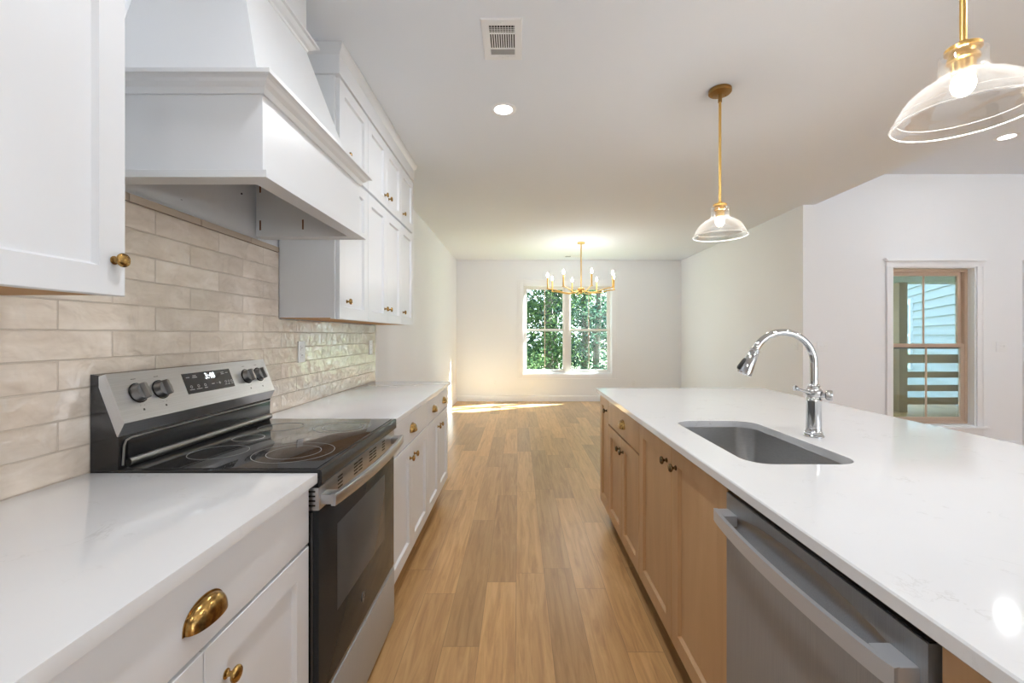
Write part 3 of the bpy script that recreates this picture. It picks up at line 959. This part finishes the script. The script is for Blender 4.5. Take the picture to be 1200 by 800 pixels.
# ------------------------------------------------------------------ island
IF = 0.582; IB = 0.602; IE0, IE1 = -0.15, 3.070
IXB = 1.42
def icab(y0, y1, label):
    c = thing('island_cabinet', (0.9, (y0+y1)/2, 0), label, 'cabinet', 'stained wood cabinets of the island')
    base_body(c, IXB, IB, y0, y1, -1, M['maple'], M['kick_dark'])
    return c
c = icab(2.788, IE1, 'narrow stained wood cabinet at the far end of the island, one full-height door')
d = shaker('door', c, IF, -1, 2.790, IE1-0.003, DB, 0.874, M['maple']); knob(d, IF, -1, 2.835, 0.797, M['brass_dark'])
c = icab(2.079, 2.787, 'stained wood island cabinet with a cup-pull drawer over two doors')
d = slab_front('drawer', c, IF, -1, 2.081, 2.785, 0.722, 0.874, M['maple'])
cup_pull(d, IF, -1, 2.40, 0.800, M['brass'])
for y0, y1, ky in ((2.081, 2.431, 2.395), (2.434, 2.785, 2.470)):
    d = shaker('door', c, IF, -1, y0, y1, DB, 0.711, M['maple']); knob(d, IF, -1, ky, 0.643, M['brass_dark'])
# sink cabinet: open inside so the bowl hangs free
c = thing('island_cabinet', (0.9, 1.64, 0), 'stained wood sink cabinet beside the dishwasher, two full-height doors', 'cabinet', 'stained wood cabinets of the island')
b = MB()
b.box(IB, IXB, 1.199, 1.217, 0.118, CB).box(IB, IXB, 2.060, 2.078, 0.118, CB).box(IB, IXB, 1.217, 2.060, 0.118, 0.136)
b.box(IXB-0.018, IXB, 1.217, 2.060, 0.136, CB).box(IB, IB+0.018, 1.217, 2.060, 0.84, CB)
b.build('carcass', M['maple'], c)
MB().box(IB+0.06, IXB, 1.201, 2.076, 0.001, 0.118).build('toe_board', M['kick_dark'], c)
for y0, y1, ky in ((1.201, 1.637, 1.592), (1.640, 2.076, 1.690)):
    d = shaker('door', c, IF, -1, y0, y1, DB, 0.874, M['maple']); knob(d, IF, -1, ky, 0.805, M['brass_dark'])
c = icab(IE0, 0.594, 'stained wood island cabinet at the near end, beside the dishwasher')
d = slab_front('drawer', c, IF, -1, IE0+0.003, 0.592, 0.722, 0.874, M['maple'])
d = shaker('door', c, IF, -1, IE0+0.003, 0.592, DB, 0.711, M['maple'])
# worktop with the sink cut-out
SX0, SX1, SY0, SY1, SR = 0.688, 1.030, 1.275, 1.918, 0.075
def rrect(x0, x1, y0, y1, r, n=8):
    pts = []
    for cx_, cy_, a0 in ((x1-r, y1-r, 0), (x0+r, y1-r, 90), (x0+r, y0+r, 180), (x1-r, y0+r, 270)):
        for k in range(n+1):
            a = R(a0+90*k/n); pts.append((cx_+r*math.cos(a), cy_+r*math.sin(a)))
    return pts
IX0, IX1, IY0, IY1 = 0.556, 1.752, -0.2, 3.098
t_ = bmesh.new()
def ringv(pts, z): return [t_.verts.new((x, y, z)) for x, y in pts]
def eds(v): return [t_.edges.new((v[i], v[(i+1) % len(v)])) for i in range(len(v))]
bv = 0.003
def orect(d): return [(IX0+d, IY0+d), (IX1-d, IY0+d), (IX1-d, IY1-d), (IX0+d, IY1-d)]
o1 = ringv(orect(bv), CT); i1 = ringv(rrect(SX0-0.0015, SX1+0.0015, SY0-0.0015, SY1+0.0015, SR), CT)
bmesh.ops.triangle_fill(t_, use_beauty=True, edges=eds(o1)+eds(i1))
o2 = ringv(orect(bv), CT-SL); i2 = ringv(rrect(SX0, SX1, SY0, SY1, SR), CT-SL)
bmesh.ops.triangle_fill(t_, use_beauty=True, edges=eds(o2)+eds(i2))
om1 = ringv(orect(0), CT-bv); om2 = ringv(orect(0), CT-SL+bv); im = ringv(rrect(SX0, SX1, SY0, SY1, SR), CT-0.0015)
for a, b_ in ((o1, om1), (om1, om2), (om2, o2), (i1, im), (im, i2)):
    n = len(a)
    for i in range(n):
        t_.faces.new((a[i], a[(i+1) % n], b_[(i+1) % n], b_[i]))
mb = MB(); mb._merge(t_)
tag(mb.build('island_worktop', M['quartz'], origin=(1.15, 1.45, CT-SL), smooth=25),
    'large white quartz island worktop with the sink cut-out', 'worktop')
# back panel of the island under the overhang
# sink bowl
b = MB()
rs = []
for d_, z, rr in ((-0.016, CT-SL-0.0005, SR+0.016), (0.003-0.008, CT-SL-0.0005, SR+0.005), (0.003-0.008, CT-SL-0.004, SR+0.005), (0.0, 0.74, SR), (0.012, 0.705, SR), (0.045, 0.690, SR*0.6), (0.12, 0.684, 0.02)):
    rs.append([(x, y, z) for x, y in rrect(SX0+d_, SX1-d_, SY0+d_, SY1-d_, rr)])
b.rings(rs, False, True)
sk = b.build('kitchen_sink', M['steel_sink'], origin=(0.86, 1.6, 0.684), smooth=50)
tag(sk, 'undermount stainless steel sink with rounded corners in the island worktop', 'sink')
b = MB(); b.lathe([(0.045, 0.002), (0.042, 0.003), (0.030, 0.0), (0.012, -0.004), (0.0, -0.004)], (0.86, 1.6, 0.684), (0, 0, 1), 28)
b.build('drain', M['chrome'], sk)

# ------------------------------------------------------------------ faucet
fx, fyy = 1.114, 1.625
fc = thing('faucet', (fx, fyy, CT), 'tall chrome gooseneck pull-down faucet behind the sink', 'faucet')
b = MB()
b.lathe([(0.034, 0), (0.034, 0.004), (0.031, 0.008), (0.029, 0.012), (0.030, 0.016), (0.0265, 0.021), (0.0255, 0.028), (0.0250, 0.13), (0.0265, 0.134), (0.0265, 0.139),
         (0.0235, 0.143), (0.0215, 0.150), (0.027, 0.158), (0.0285, 0.168), (0.026, 0.177), (0.020, 0.182), (0.0195, 0.186), (0.021, 0.189), (0.0185, 0.195), (0.0150, 0.198)],
        (fx, fyy, CT), (0, 0, 1), 36, True, True)
b.build('base', M['chrome'], fc)
ra = 0.116
zc = 1.19
pts = [(fx, fyy, CT+0.196), (fx, fyy, CT+0.23)]
for k in range(0, 33):
    a = R(155.0*k/32)
    pts.append((fx-ra+ra*math.cos(a), fyy, zc+ra*math.sin(a)))
b = MB(); b.tube(pts, 0.0130, 20, up=(0, 1, 0))
b.build('gooseneck', M['chrome'], fc)
pe = Vector(pts[-1]); a = R(155); dd = Vector((-math.sin(a), 0, math.cos(a))).normalized()
b = MB(); b.lathe([(0.0155, -0.004), (0.0175, 0.0), (0.0175, 0.006), (0.016, 0.009), (0.0175, 0.012), (0.0215, 0.055), (0.0262, 0.092), (0.0262, 0.097), (0.0235, 0.100), (0.0, 0.098)],
                  pe, tuple(dd), 32, True)
sp_ = b.build('spray_head', M['chrome'], fc)
side = Vector((dd.z, 0, -dd.x)); side = side if side.x < 0 else -side
b = MB(); p0 = pe + dd*0.045 + side*0.018
rs = []
for h_, l_, w_ in ((0.0, 0.026, 0.009), (0.009, 0.024, 0.008), (0.012, 0.018, 0.006)):
    rs.append([p0 + dd*0.022 + side*(h_+0.0) + dd*(l_*p) + Vector((0, 1, 0))*(w_*q) + side*(0.004*p) for p, q in ((-1, -.6), (-.8, -1), (.8, -1), (1, -.6), (1, .6), (.8, 1), (-.8, 1), (-1, .6))])
b.rings(rs); b.build('spray_button', M['chrome_dark'], sp_)
hz = CT+0.158
b = MB()
hd = Vector((0.82, -0.57, 0)).normalized()
c0 = Vector((fx, fyy, hz))
b.lathe([(0.011, 0.018), (0.011, 0.034), (0.017, 0.037), (0.0195, 0.042), (0.020, 0.054), (0.017, 0.058), (0.0, 0.059)], c0, tuple(hd), 24, True)
ld = Vector((-0.93, -0.36, 0.28)).normalized()
b.lathe([(0.0075, 0.015), (0.0075, 0.030), (0.0062, 0.034), (0.0055, 0.085), (0.0066, 0.096), (0.0105, 0.102), (0.0105, 0.104), (0.0, 0.1045)], c0, tuple(ld), 20, True)
b.build('lever', M['chrome'], fc)

# ------------------------------------------------------------------ dishwasher
dw = thing('dishwasher', (0.88, 0.90, 0), 'stainless dishwasher with a bowed bar handle, under the island worktop', 'dishwasher')
DY0, DY1 = 0.607, 1.194
DF = 0.577
MB().box(0.612, 1.17, DY0+0.004, DY1-0.003, 0.10, 0.868, 0.002).build('tub_housing', M['dark'], dw)
# door face with a shallow scoop behind the handle
b = MB()
ny, nz = 72, 60
zb, zt = 0.115, 0.861
def face_x(y, z):
    q = (y-DY0)/(DY1-DY0)
    if not 0.06 < q < 0.94: return DF
    s_ = math.sin(PI*(q-0.06)/0.88)**0.45
    top, bot = 0.790+0.048*s_, 0.790-0.030*s_
    if bot < z < top:
        r_ = (z-bot)/(top-bot)
        return DF + 0.016*s_*math.sin(PI*r_**1.6)**0.8
    return DF
zs = [zb + (0.74-zb)*k/12 for k in range(13)] + [0.74+(zt-0.74)*k/nz for k in range(1, nz+1)]
rs = []
for z in zs:
    rs.append([(face_x(DY0+(DY1-DY0)*i/ny, z), DY0+(DY1-DY0)*i/ny, z) for i in range(ny+1)])
b.rings(rs, False, False, closed=False)
f0 = [rs[0], [(0.607, p[1], zb) for p in rs[0]]]
b.rings(f0, False, False, closed=False)
b.rings([rs[-1], [(0.580, p[1], zt) for p in rs[-1]]], False, False, closed=False)
for i_ in (0, -1):
    y = DY0 if i_ == 0 else DY1
    b.quad([(DF, y, zb), (DF, y, zt), (0.607, y, zt), (0.607, y, zb)])
b.quad([(0.607, DY0, zb), (0.607, DY1, zb), (0.607, DY1, zt), (0.607, DY0, zt)])
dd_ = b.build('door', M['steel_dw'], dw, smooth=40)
MB().box(0.580, 0.609, DY0+0.001, DY1-0.001, zt+0.0005, zt+0.004, 0.001).build('control_strip', M['black'], dw)
b = MB()
for y, w_ in ((1.00, 0.02), (0.965, 0.03), (0.93, 0.02), (0.80, 0.012), (0.78, 0.012)):
    b.box(0.588, 0.594, y-w_/2, y+w_/2, zt+0.004, zt+0.0044)
b.build('control_lettering', M['display_icon'], dw)
b = MB()
path = []
for i in range(33):
    q = i/32
    y = DY0+0.012 + q*(DY1-DY0-0.018)
    path.append((0.5445 - 0.020*math.sin(PI*q)**0.7, y, 0.803))
b.sweep([(-0.006, -0.016), (0.004, -0.016), (0.006, -0.013), (0.006, 0.013), (0.004, 0.016), (-0.006, 0.016)], path)
for y0, y1 in ((DY0+0.012, DY0+0.064), (DY1-0.058, DY1-0.006)):
    b.box(0.543, DF+0.001, y0, y1, 0.790, 0.8185, 0.004)
b.build('handle', M['steel_bar'], dd_)
MB().box(0.640, 0.655, DY0+0.004, DY1-0.003, 0.001, 0.10).build('toe_panel', M['dark'], dw)

# ------------------------------------------------------------------ pendants over the island
def lamp(name, parent, loc, kind, energy, col, **kw):
    l = bpy.data.lights.new(name, kind); l.energy = energy; l.color = col
    for k, v in kw.items(): setattr(l, k, v)
    o = bpy.data.objects.new(name, l); COL.objects.link(o)
    o.parent = parent
    o.location = Vector(loc) - Vector(parent['_o'])
    return o

def make_pendant(x, y, label):
    p = thing('pendant_lamp', (x, y, 1.88), label, 'pendant lamp', 'brass pendants with clear glass shades over the island')
    b = MB(); b.lathe([(0.0, -0.004), (0.010, -0.004), (0.012, 0.0), (0.060, 0.004), (0.064, 0.008), (0.064, 0.024), (0.062, 0.0265), (0.0, 0.0265)], (x, y, CZ-0.0275), (0, 0, 1), 40)
    for a in (0.4, 2.5): b.sphere((x+0.045*math.cos(a), y+0.045*math.sin(a), CZ-0.026), 0.005, seg=10)
    b.cyl((x, y, CZ-0.075), (x, y, CZ-0.028), 0.011, seg=16)
    b.build('ceiling_canopy', M['gold_dark'], p)
    MB().cyl((x, y, 2.075), (x, y, CZ-0.074), 0.0075, seg=16).build('stem', M['gold'], p)
    b = MB(); b.lathe([(0.0, 0.058), (0.012, 0.058), (0.014, 0.050), (0.034, 0.046), (0.038, 0.042), (0.038, 0.034), (0.030, 0.030), (0.027, 0.022), (0.033, 0.016), (0.033, 0.008), (0.026, 0.004), (0.024, -0.030), (0.019, -0.034), (0.0, -0.034)],
                      (x, y, 2.022), (0, 0, 1), 32)
    b.build('socket', M['gold'], p)
    b = MB()
    pr = [(0.046, 2.050), (0.050, 2.048), (0.050, 2.000), (0.053, 1.988), (0.066, 1.978), (0.090, 1.966), (0.112, 1.948), (0.128, 1.926), (0.134, 1.910), (0.138, 1.906), (0.140, 1.898), (0.148, 1.884), (0.150, 1.880), (0.149, 1.877)]
    ins = [(r-0.0035, z-0.0015) for r, z in pr]
    b.lathe(pr + list(reversed(ins)), (x, y, 0), (0, 0, 1), 56, loop=True)
    gs = b.build('glass_shade', M['shade'], p)
    b = MB()
    b.lathe([(0.1500+0.0022*math.cos(2*PI*k/8), 1.8785+0.0022*math.sin(2*PI*k/8)) for k in range(8)], (x, y, 0), (0, 0, 1), 56, loop=True)
    b.build('rim_bead', M['edge_glint'], gs)
    b = MB()
    b.lathe([(0.1385+0.0005*math.cos(2*PI*k/8), 1.904+0.0005*math.sin(2*PI*k/8)) for k in range(8)], (x, y, 0), (0, 0, 1), 56, loop=True)
    b.build('step_line', M['edge_glint'], gs)
    b = MB(); b.lathe([(0.0, -0.088), (0.013, -0.084), (0.023, -0.070), (0.026, -0.056), (0.023, -0.040), (0.014, -0.022), (0.012, -0.010), (0.0, -0.010)], (x, y, 2.022), (0, 0, 1), 24)
    b.build('bulb', M['bulb'], p)
    lamp('bulb_light', p, (x, y, 1.90), 'POINT', PENDANT, (1.0, 0.95, 0.87), shadow_soft_size=0.03)
    return p
make_pendant(1.19, 2.544, 'glass pendant lamp hanging over the island beyond the sink, whole with its round canopy')
make_pendant(1.19, 1.153, 'glass pendant lamp nearest the camera, cut off by the top edge')

# ------------------------------------------------------------------ chandelier
chx, chy = 0.984, 6.761
ch = thing('chandelier', (chx, chy, 1.93), 'gold eight-arm chandelier with lit candle bulbs in front of the dining window', 'chandelier')
MB().lathe([(0.0, -0.022), (0.056, -0.022), (0.060, -0.018), (0.060, 0.0), (0.0, 0.0)], (chx, chy, CZ-0.0005), (0, 0, 1), 32).build('ceiling_canopy', M['gold'], ch)
MB().cyl((chx, chy, 2.03), (chx, chy, CZ-0.02), 0.010, seg=14).build('stem', M['gold'], ch)
MB().lathe([(0.0, 0.052), (0.018, 0.050), (0.052, 0.040), (0.056, 0.034), (0.056, 0.014), (0.040, 0.004), (0.026, -0.020), (0.024, -0.036), (0.012, -0.046), (0.0, -0.048)], (chx, chy, 1.985), (0, 0, 1), 28).build('hub', M['gold'], ch)
for k in range(8):
    a = R(-8+45*k)
    dx, dy = math.sin(a), math.cos(a)
    prof = [(0.03, 1.995), (0.08, 1.975), (0.14, 1.955), (0.20, 1.948), (0.27, 1.955), (0.34, 1.972), (0.41, 1.990), (0.47, 2.0), (0.53, 2.004)]
    b = MB(); b.tube([(chx+dx*r_, chy+dy*r_, z) for r_, z in prof], 0.0085, 10)
    ex_, ey_ = chx+dx*0.535, chy+dy*0.535
    b.lathe([(0.0, -0.008), (0.020, -0.006), (0.022, 0.0), (0.020, 0.004), (0.0, 0.006)], (ex_, ey_, 2.008), (0, 0, 1), 18)
    arm = b.build('arm', M['gold'], ch)
    MB().cyl((ex_, ey_, 2.012), (ex_, ey_, 2.185), 0.0125, seg=14).build('candle_sleeve', M['gold'], arm)
    b = MB(); b.lathe([(0.0, 0.0), (0.009, 0.0), (0.010, 0.010), (0.016, 0.022), (0.0165, 0.032), (0.011, 0.052), (0.005, 0.066), (0.0, 0.072)], (ex_, ey_, 2.186), (0, 0, 1), 16)
    b.build('candle_bulb', M['candle'], arm)
lamp('chandelier_light', ch, (chx, chy, 2.22), 'POINT', CANDLE*8, (1.0, 0.97, 0.94), shadow_soft_size=0.3)

# ------------------------------------------------------------------ recessed lights, vents, plates
def can_light(x, y, z, label, energy=CAN):
    c = thing('recessed_light', (x, y, z), label, 'ceiling light', 'round recessed ceiling lights')
    b = MB(); b.lathe([(0.056, -0.003), (0.060, -0.006), (0.078, -0.005), (0.084, -0.0005), (0.056, -0.0005)], (x, y, z), (0, 0, 1), 40, loop=True)
    b.build('trim_ring', M['trim'], c)
    b = MB(); b.lathe([(0.0, -0.0035), (0.056, -0.0035), (0.056, -0.0008), (0.0, -0.0008)], (x, y, z), (0, 0, 1), 40)
    b.build('diffuser', M['led'], c)
    lamp('led_light', c, (x, y, z-0.012), 'AREA', energy, (0.94, 0.97, 1.0), shape='DISK', size=0.11)
    return c
can_light(-0.096, 2.766, CZ, 'round lit recessed light in the kitchen ceiling beyond the air vent')
can_light(4.413, 3.893, LCZ, 'round lit recessed light in the higher living room ceiling at the right', CAN*0.35)
for x, y, z in ((-0.1, 0.95, CZ), (-0.1, -0.9, CZ), (2.2, 0.9, CZ), (2.2, -0.9, CZ)):  # aisle pair follows the knob shadows; right-hand pair is added for light
    can_light(x, y, z, 'round recessed light in the kitchen ceiling, unseen behind or above the camera')
for x, y, z in ((4.4, 1.2, LCZ), (4.4, -1.3, LCZ), (6.9, 3.89, LCZ), (6.9, 1.2, LCZ), (6.9, -1.3, LCZ)):  # unseen lights added to the living room to brighten it
    can_light(x, y, z, 'unseen recessed light added in the living room ceiling beyond the frame', CAN*0.35)

vent = thing('ceiling_vent', (-0.08, 2.115, CZ), 'rectangular white louvred air vent in the kitchen ceiling above the aisle', 'vent')
vx0, vx1, vy0, vy1 = -0.176, 0.018, 1.966, 2.262
b = MB()
rs = []
b.rings([[(vx0+d_, vy0+d_, z), (vx1-d_, vy0+d_, z), (vx1-d_, vy1-d_, z), (vx0+d_, vy1-d_, z)] for d_, z in ((0, CZ-0.0005), (0, CZ-0.003), (0.004, CZ-0.007), (0.030, CZ-0.010), (0.034, CZ-0.008))], False, True)
b.build('frame', M['plastic'], vent)
b = MB()
b.box(vx0+0.036, vx1-0.036, 2.006, 2.05, CZ-0.0082, CZ-0.0079)
for k in range(11):
    x = vx0+0.040+k*0.0112
    b.box(x, x+0.0055, 2.064, 2.160, CZ-0.0084, CZ-0.0079)
b.build('openings', M['dark'], vent)
b = MB()
for k in range(10): b.box(vx0+0.036+k*0.0130, vx0+0.0385+k*0.0130, 2.006, 2.05, CZ-0.0100, CZ-0.0083)
for y in (2.018, 2.030, 2.040): b.box(vx0+0.036, vx1-0.036, y, y+0.0025, CZ-0.0100, CZ-0.0083)
b.build('grid', M['plastic'], vent)
b = MB(); b.box(vx0+0.038, vx1-0.038, 2.172, 2.212, CZ-0.0086, CZ-0.008)
for k in range(5): b.box(vx0+0.036, vx1-0.036, 2.174+k*0.008, 2.176+k*0.008, CZ-0.0105, CZ-0.008)
b.build('far_louvres', mat('grey_louvre', (0.42, 0.42, 0.42), 0.5), vent)
b = MB()
for x, y in ((-0.079, 1.985), (-0.079, 2.238), (-0.11, 2.23), (-0.05, 2.23)): b.sphere((x, y, CZ-0.010), 0.005, sz=0.4, seg=10)
b.build('screw', M['plastic'], vent)

v2 = thing('ceiling_vent', (1.05, 7.94, CZ), 'small white register in the dining ceiling just behind the chandelier rod', 'vent')
MB().box(0.84, 1.16, 7.86, 8.02, CZ-0.008, CZ-0.0005, 0.003).build('frame', M['plastic'], v2)
b = MB()
for k in range(5): b.box(0.865, 0.965, 7.885+k*0.024, 7.893+k*0.024, CZ-0.0086, CZ-0.008)
b.build('openings', M['dark'], v2)

def plate(name, label, cat, grp, c_, axis, n=1, outlet=False, w=0.072, h=0.116):
    """wall plate centred on c_, facing -x / +x / -y (axis)"""
    ax = Vector(axis)
    up = Vector((0, 0, 1)); sd_ = up.cross(ax)
    W = w + (n-1)*0.046
    o = thing(name, c_, label, cat, grp)
    def bx(mb, s0, s1, z0, z1, h0, h1, bev=0):
        C_ = Vector(c_)
        p = [C_+sd_*s0+up*z0+ax*h0, C_+sd_*s1+up*z1+ax*h1]
        lo = [min(p[0][i], p[1][i]) for i in range(3)]; hi = [max(p[0][i], p[1][i]) for i in range(3)]
        mb.box(lo[0], hi[0], lo[1], hi[1], lo[2], hi[2], bev)
    b = MB(); bx(b, -W/2, W/2, -h/2, h/2, 0.0005, 0.006, 0.0022); b.build('cover', M['plastic'], o)
    for k in range(n):
        s0 = (k-(n-1)/2)*0.046
        if outlet:
            b = MB()
            for dz in (-0.020, 0.020): bx(b, s0-0.016, s0+0.016, dz-0.014, dz+0.014, 0.005, 0.0072, 0.002)
            r_ = b.build('receptacle', M['trim'], o)
            b = MB()
            for dz in (-0.020, 0.020):
                for q in (-0.006, 0.006): bx(b, s0+q-0.001, s0+q+0.001, dz-0.003, dz+0.006, 0.0070, 0.0075)
            b.build('slots', M['ink'], r_)
        else:
            b = MB(); bx(b, s0-0.005, s0+0.005, -0.012, 0.012, 0.005, 0.0075, 0.001)
            bx(b, s0-0.0035, s0+0.0035, -0.002, 0.008, 0.007, 0.016, 0.0015)
            b.build('toggle', M['plastic'], o)
    return o
plate('wall_outlet', 'white outlet on the tile just past the range', 'outlet', 'white wall outlets', (TF, 2.365, 1.203), (1, 0, 0), outlet=True)
plate('wall_outlet', 'white outlet on the tile at its far end, near the plain wall', 'outlet', 'white wall outlets', (TF, 3.475, 1.195), (1, 0, 0), outlet=True)
plate('wall_outlet', 'white outlet low on the back wall, left of the dining window', 'outlet', 'white wall outlets', (-0.457, BW, 0.366), (0, -1, 0), outlet=True)
plate('wall_outlet', 'white outlet low on the back wall, right of the dining window above the island end', 'outlet', 'white wall outlets', (2.253, BW, 0.366), (0, -1, 0), outlet=True)
plate('light_switch', 'white double switch plate seen right behind the faucet, left of the porch window', 'light switch', 'white switch plates', (3.382, LY, 1.164), (0, -1, 0), n=2)
plate('light_switch', 'white double switch plate right of the porch window, by the door casing', 'light switch', 'white switch plates', (5.38, LY, 1.164), (0, -1, 0), n=2)
plate('light_switch', 'white single switch plate on the dining wall, framed by the faucet arch', 'light switch', 'white switch plates', (DW_X, 4.921, 1.17), (-1, 0, 0))

# ------------------------------------------------------------------ porch beyond the living room window
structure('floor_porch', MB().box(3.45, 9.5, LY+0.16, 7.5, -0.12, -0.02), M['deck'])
pr_ = thing('porch_railing', (7.3, 7.35, -0.02), 'weathered wooden porch rail of four horizontal boards outside the living room window', 'railing')
for z0, z1 in ((0.11, 0.227), (0.336, 0.44), (0.564, 0.667), (0.813, 0.96)):
    MB().box(5.2, 9.3, 7.33, 7.37, z0, z1, 0.004).build('rail_board', M['lumber'], pr_)
ps = MB().box(6.35, 6.49, 7.185, 7.325, -0.018, 2.165, 0.006).build('porch_post', M['lumber'], origin=(6.42, 7.255, -0.02))
tag(ps, 'square wooden porch post standing at the left of the porch view', 'post')
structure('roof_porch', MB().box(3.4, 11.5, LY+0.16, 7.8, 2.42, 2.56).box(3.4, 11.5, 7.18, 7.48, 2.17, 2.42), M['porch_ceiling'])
# neighbouring wall with lap siding, angled away
hs = thing('siding_wall', (8.13, 8.0, 0), 'pale lap-sided house wing with a small window, behind the porch rail', 'building')
p0 = Vector((8.13-0.603*1.6, 8.0-1.6+1.05, 0)); 
dirw = Vector((0.603, 1.0, 0)).normalized(); nrm = Vector((-dirw.y, dirw.x, 0))
pA = Vector((8.13, 8.0, 0)) - dirw*1.2; LEN = 9.0
def onw(s_, h_, z): 
    p = pA + dirw*s_ + nrm*h_
    return (p.x, p.y, z)
b = MB()
zq = -0.6; rows = []
while zq < 4.2:
    rows += [(0.034, zq), (0.002, zq+0.19)]; zq += 0.19
prof = [(-0.12, -0.6)] + rows + [(-0.12, zq)]
b.rings([[onw(0, h_, z) for h_, z in prof], [onw(LEN, h_, z) for h_, z in prof]])
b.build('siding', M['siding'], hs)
# its window, seen at the left through the glass
def wall_s(ratio):
    # distance along the wall of the point whose x/y is ratio
    return (ratio*pA.y-pA.x)/(dirw.x-ratio*dirw.y)
s_b, s_a = wall_s((1071-607.5)/505), wall_s((1050-607.5)/505)
yb = (pA+dirw*s_b).y
zw0 = 1.297+(392-428)*yb/505; zw1 = 1.297+(392-356)*(pA+dirw*s_b).y/505
def wbox(mb, s0, s1, z0, z1, h0, h1):
    mb.rings([[onw(s0, h_, z0), onw(s1, h_, z0), onw(s1, h_, z1), onw(s0, h_, z1)] for h_ in (h0, h1)])
b = MB()
wbox(b, s_b, s_b+0.14, zw0, zw1, 0.0, 0.065); wbox(b, s_a-0.14, s_a, zw0, zw1, 0.0, 0.065)
wbox(b, s_b, s_a, zw1-0.0, zw1+0.14, 0.0, 0.065); wbox(b, s_b, s_a, zw0-0.10, zw0, 0.0, 0.065)
wbox(b, s_b+0.14, s_a-0.14, (zw0+zw1)/2-0.05, (zw0+zw1)/2+0.02, 0.0, 0.055)
wf = b.build('window_frame', M['trim'], hs)
b = MB(); wbox(b, s_b+0.13, s_a-0.13, zw0-0.01, zw1+0.01, 0.036, 0.044)
b.build('pane', mat('dark_outdoor_glass', (0.05, 0.06, 0.05), 0.05), wf)

# ------------------------------------------------------------------ trees beyond the dining window
structure('added_bounce_slab', MB().box(-9, 17, -22, RY-0.2, -0.6, -0.12), mat('pale_bounce_slab', (0.84, 0.85, 0.86), 0.9))  # unseen pale slab, added to bounce daylight up to the ceiling
structure('ground', MB().box(-30, 40, -30, 60, -0.75, -0.6), M['soil'])
def tree(label, x, y, h, r, n, m, seed, spread, zlo=0.3, lean=0.0, leaf=0.13):
    rnd_ = random.Random(seed)
    t = thing('tree', (x, y, -0.6), label, 'tree', 'trees behind the dining window')
    b = MB()
    path = [(x+lean*k/10*h+0.04*math.sin(k*1.3+seed), y, -0.6+h*k/10) for k in range(11)]
    b.tube(path, r, 10, radii=[r*(1.25-0.09*k) for k in range(11)], up=(0, 1, 0))
    tips = []
    for k in range(22):
        q = rnd_.uniform(0.12, 0.95); i = int(q*10)
        st_ = Vector(path[i]); a = rnd_.uniform(0, 2*PI); L = rnd_.uniform(0.5, 1.0)*spread
        en = st_ + Vector((math.cos(a)*L, math.sin(a)*L, rnd_.uniform(-0.1, 0.45)*L))
        md = (st_+en)/2 + Vector((0, 0, 0.1*L))
        b.tube([st_, md, en], r*0.2, 6, radii=[r*0.30, r*0.2, r*0.08], up=(0, 0.2, 1))
        for j in range(4): tips.append(st_.lerp(en, 0.35+0.65*j/3) + Vector((0, 0, 0.1*L*(1-abs(2*(0.35+0.65*j/3)-1)))))
    b.build('trunk', M['bark'], t)
    vs, fs = [], []
    clus = []
    for c_ in tips:
        for j in range(3): clus.append(c_ + Vector((rnd_.gauss(0, .3), rnd_.gauss(0, .3), rnd_.gauss(0, .25))))
    for i in range(int(n*1.3)):
        c_ = rnd_.choice(clus)
        p = c_ + Vector((rnd_.gauss(0, 0.26), rnd_.gauss(0, 0.26), rnd_.gauss(0, 0.20)))
        if p.z < -0.55+zlo*0: continue
        L = leaf*rnd_.uniform(0.6, 1.3); W_ = L*0.55
        u = Vector((rnd_.gauss(0, 1), rnd_.gauss(0, 1), rnd_.gauss(0, 0.6))).normalized()
        v = u.cross(Vector((rnd_.gauss(0, 1), rnd_.gauss(0, 1), rnd_.gauss(0, 1)))).normalized()
        w_ = u.cross(v)*0.18*L
        k = len(vs)
        vs += [p-u*L/2, p+v*W_/2-u*L*0.05+w_, p+u*L/2, p-v*W_/2-u*L*0.05+w_]
        fs += [(k, k+1, k+2), (k, k+2, k+3)]
    off_ = Vector(t['_o'])
    me = bpy.data.meshes.new('foliage'); me.from_pydata([tuple(v-off_) for v in vs], [], fs)
    me.materials.append(m)
    o = bpy.data.objects.new('foliage', me); o.parent = t; COL.objects.link(o)
tree('slim dark tree trunk in the right-hand sash of the dining window', 2.56, 14.0, 8.0, 0.10, 5200, M['leaf_b'], 3, 1.9, lean=0.004)
tree('grey tree trunk just right of the window mullion', 2.45, 16.0, 9.0, 0.12, 5200, M['leaf_b'], 5, 2.2)
tree('tree trunk seen behind the left window unit beside its muntin', 1.08, 15.0, 8.5, 0.12, 5600, M['leaf_a'], 8, 2.1)
tree('leafy green tree filling the left edge of the dining window', -0.5, 13.0, 5.0, 0.07, 6500, M['leaf_a'], 12, 1.7, leaf=0.12)
tree('bright green young tree behind the right edge of the dining window', 4.0, 18.0, 6.5, 0.08, 6000, M['leaf_a'], 21, 2.2)
tree('tall tree far behind the middle of the dining window', 1.8, 21.0, 9.0, 0.13, 7000, M['leaf_b'], 27, 2.8, leaf=0.17)
tree('far leafy tree behind the left half of the dining window', -0.8, 20.0, 8.0, 0.12, 6500, M['leaf_b'], 33, 2.6, leaf=0.17)

for o in scene.objects:
    if '_o' in o: del o['_o']
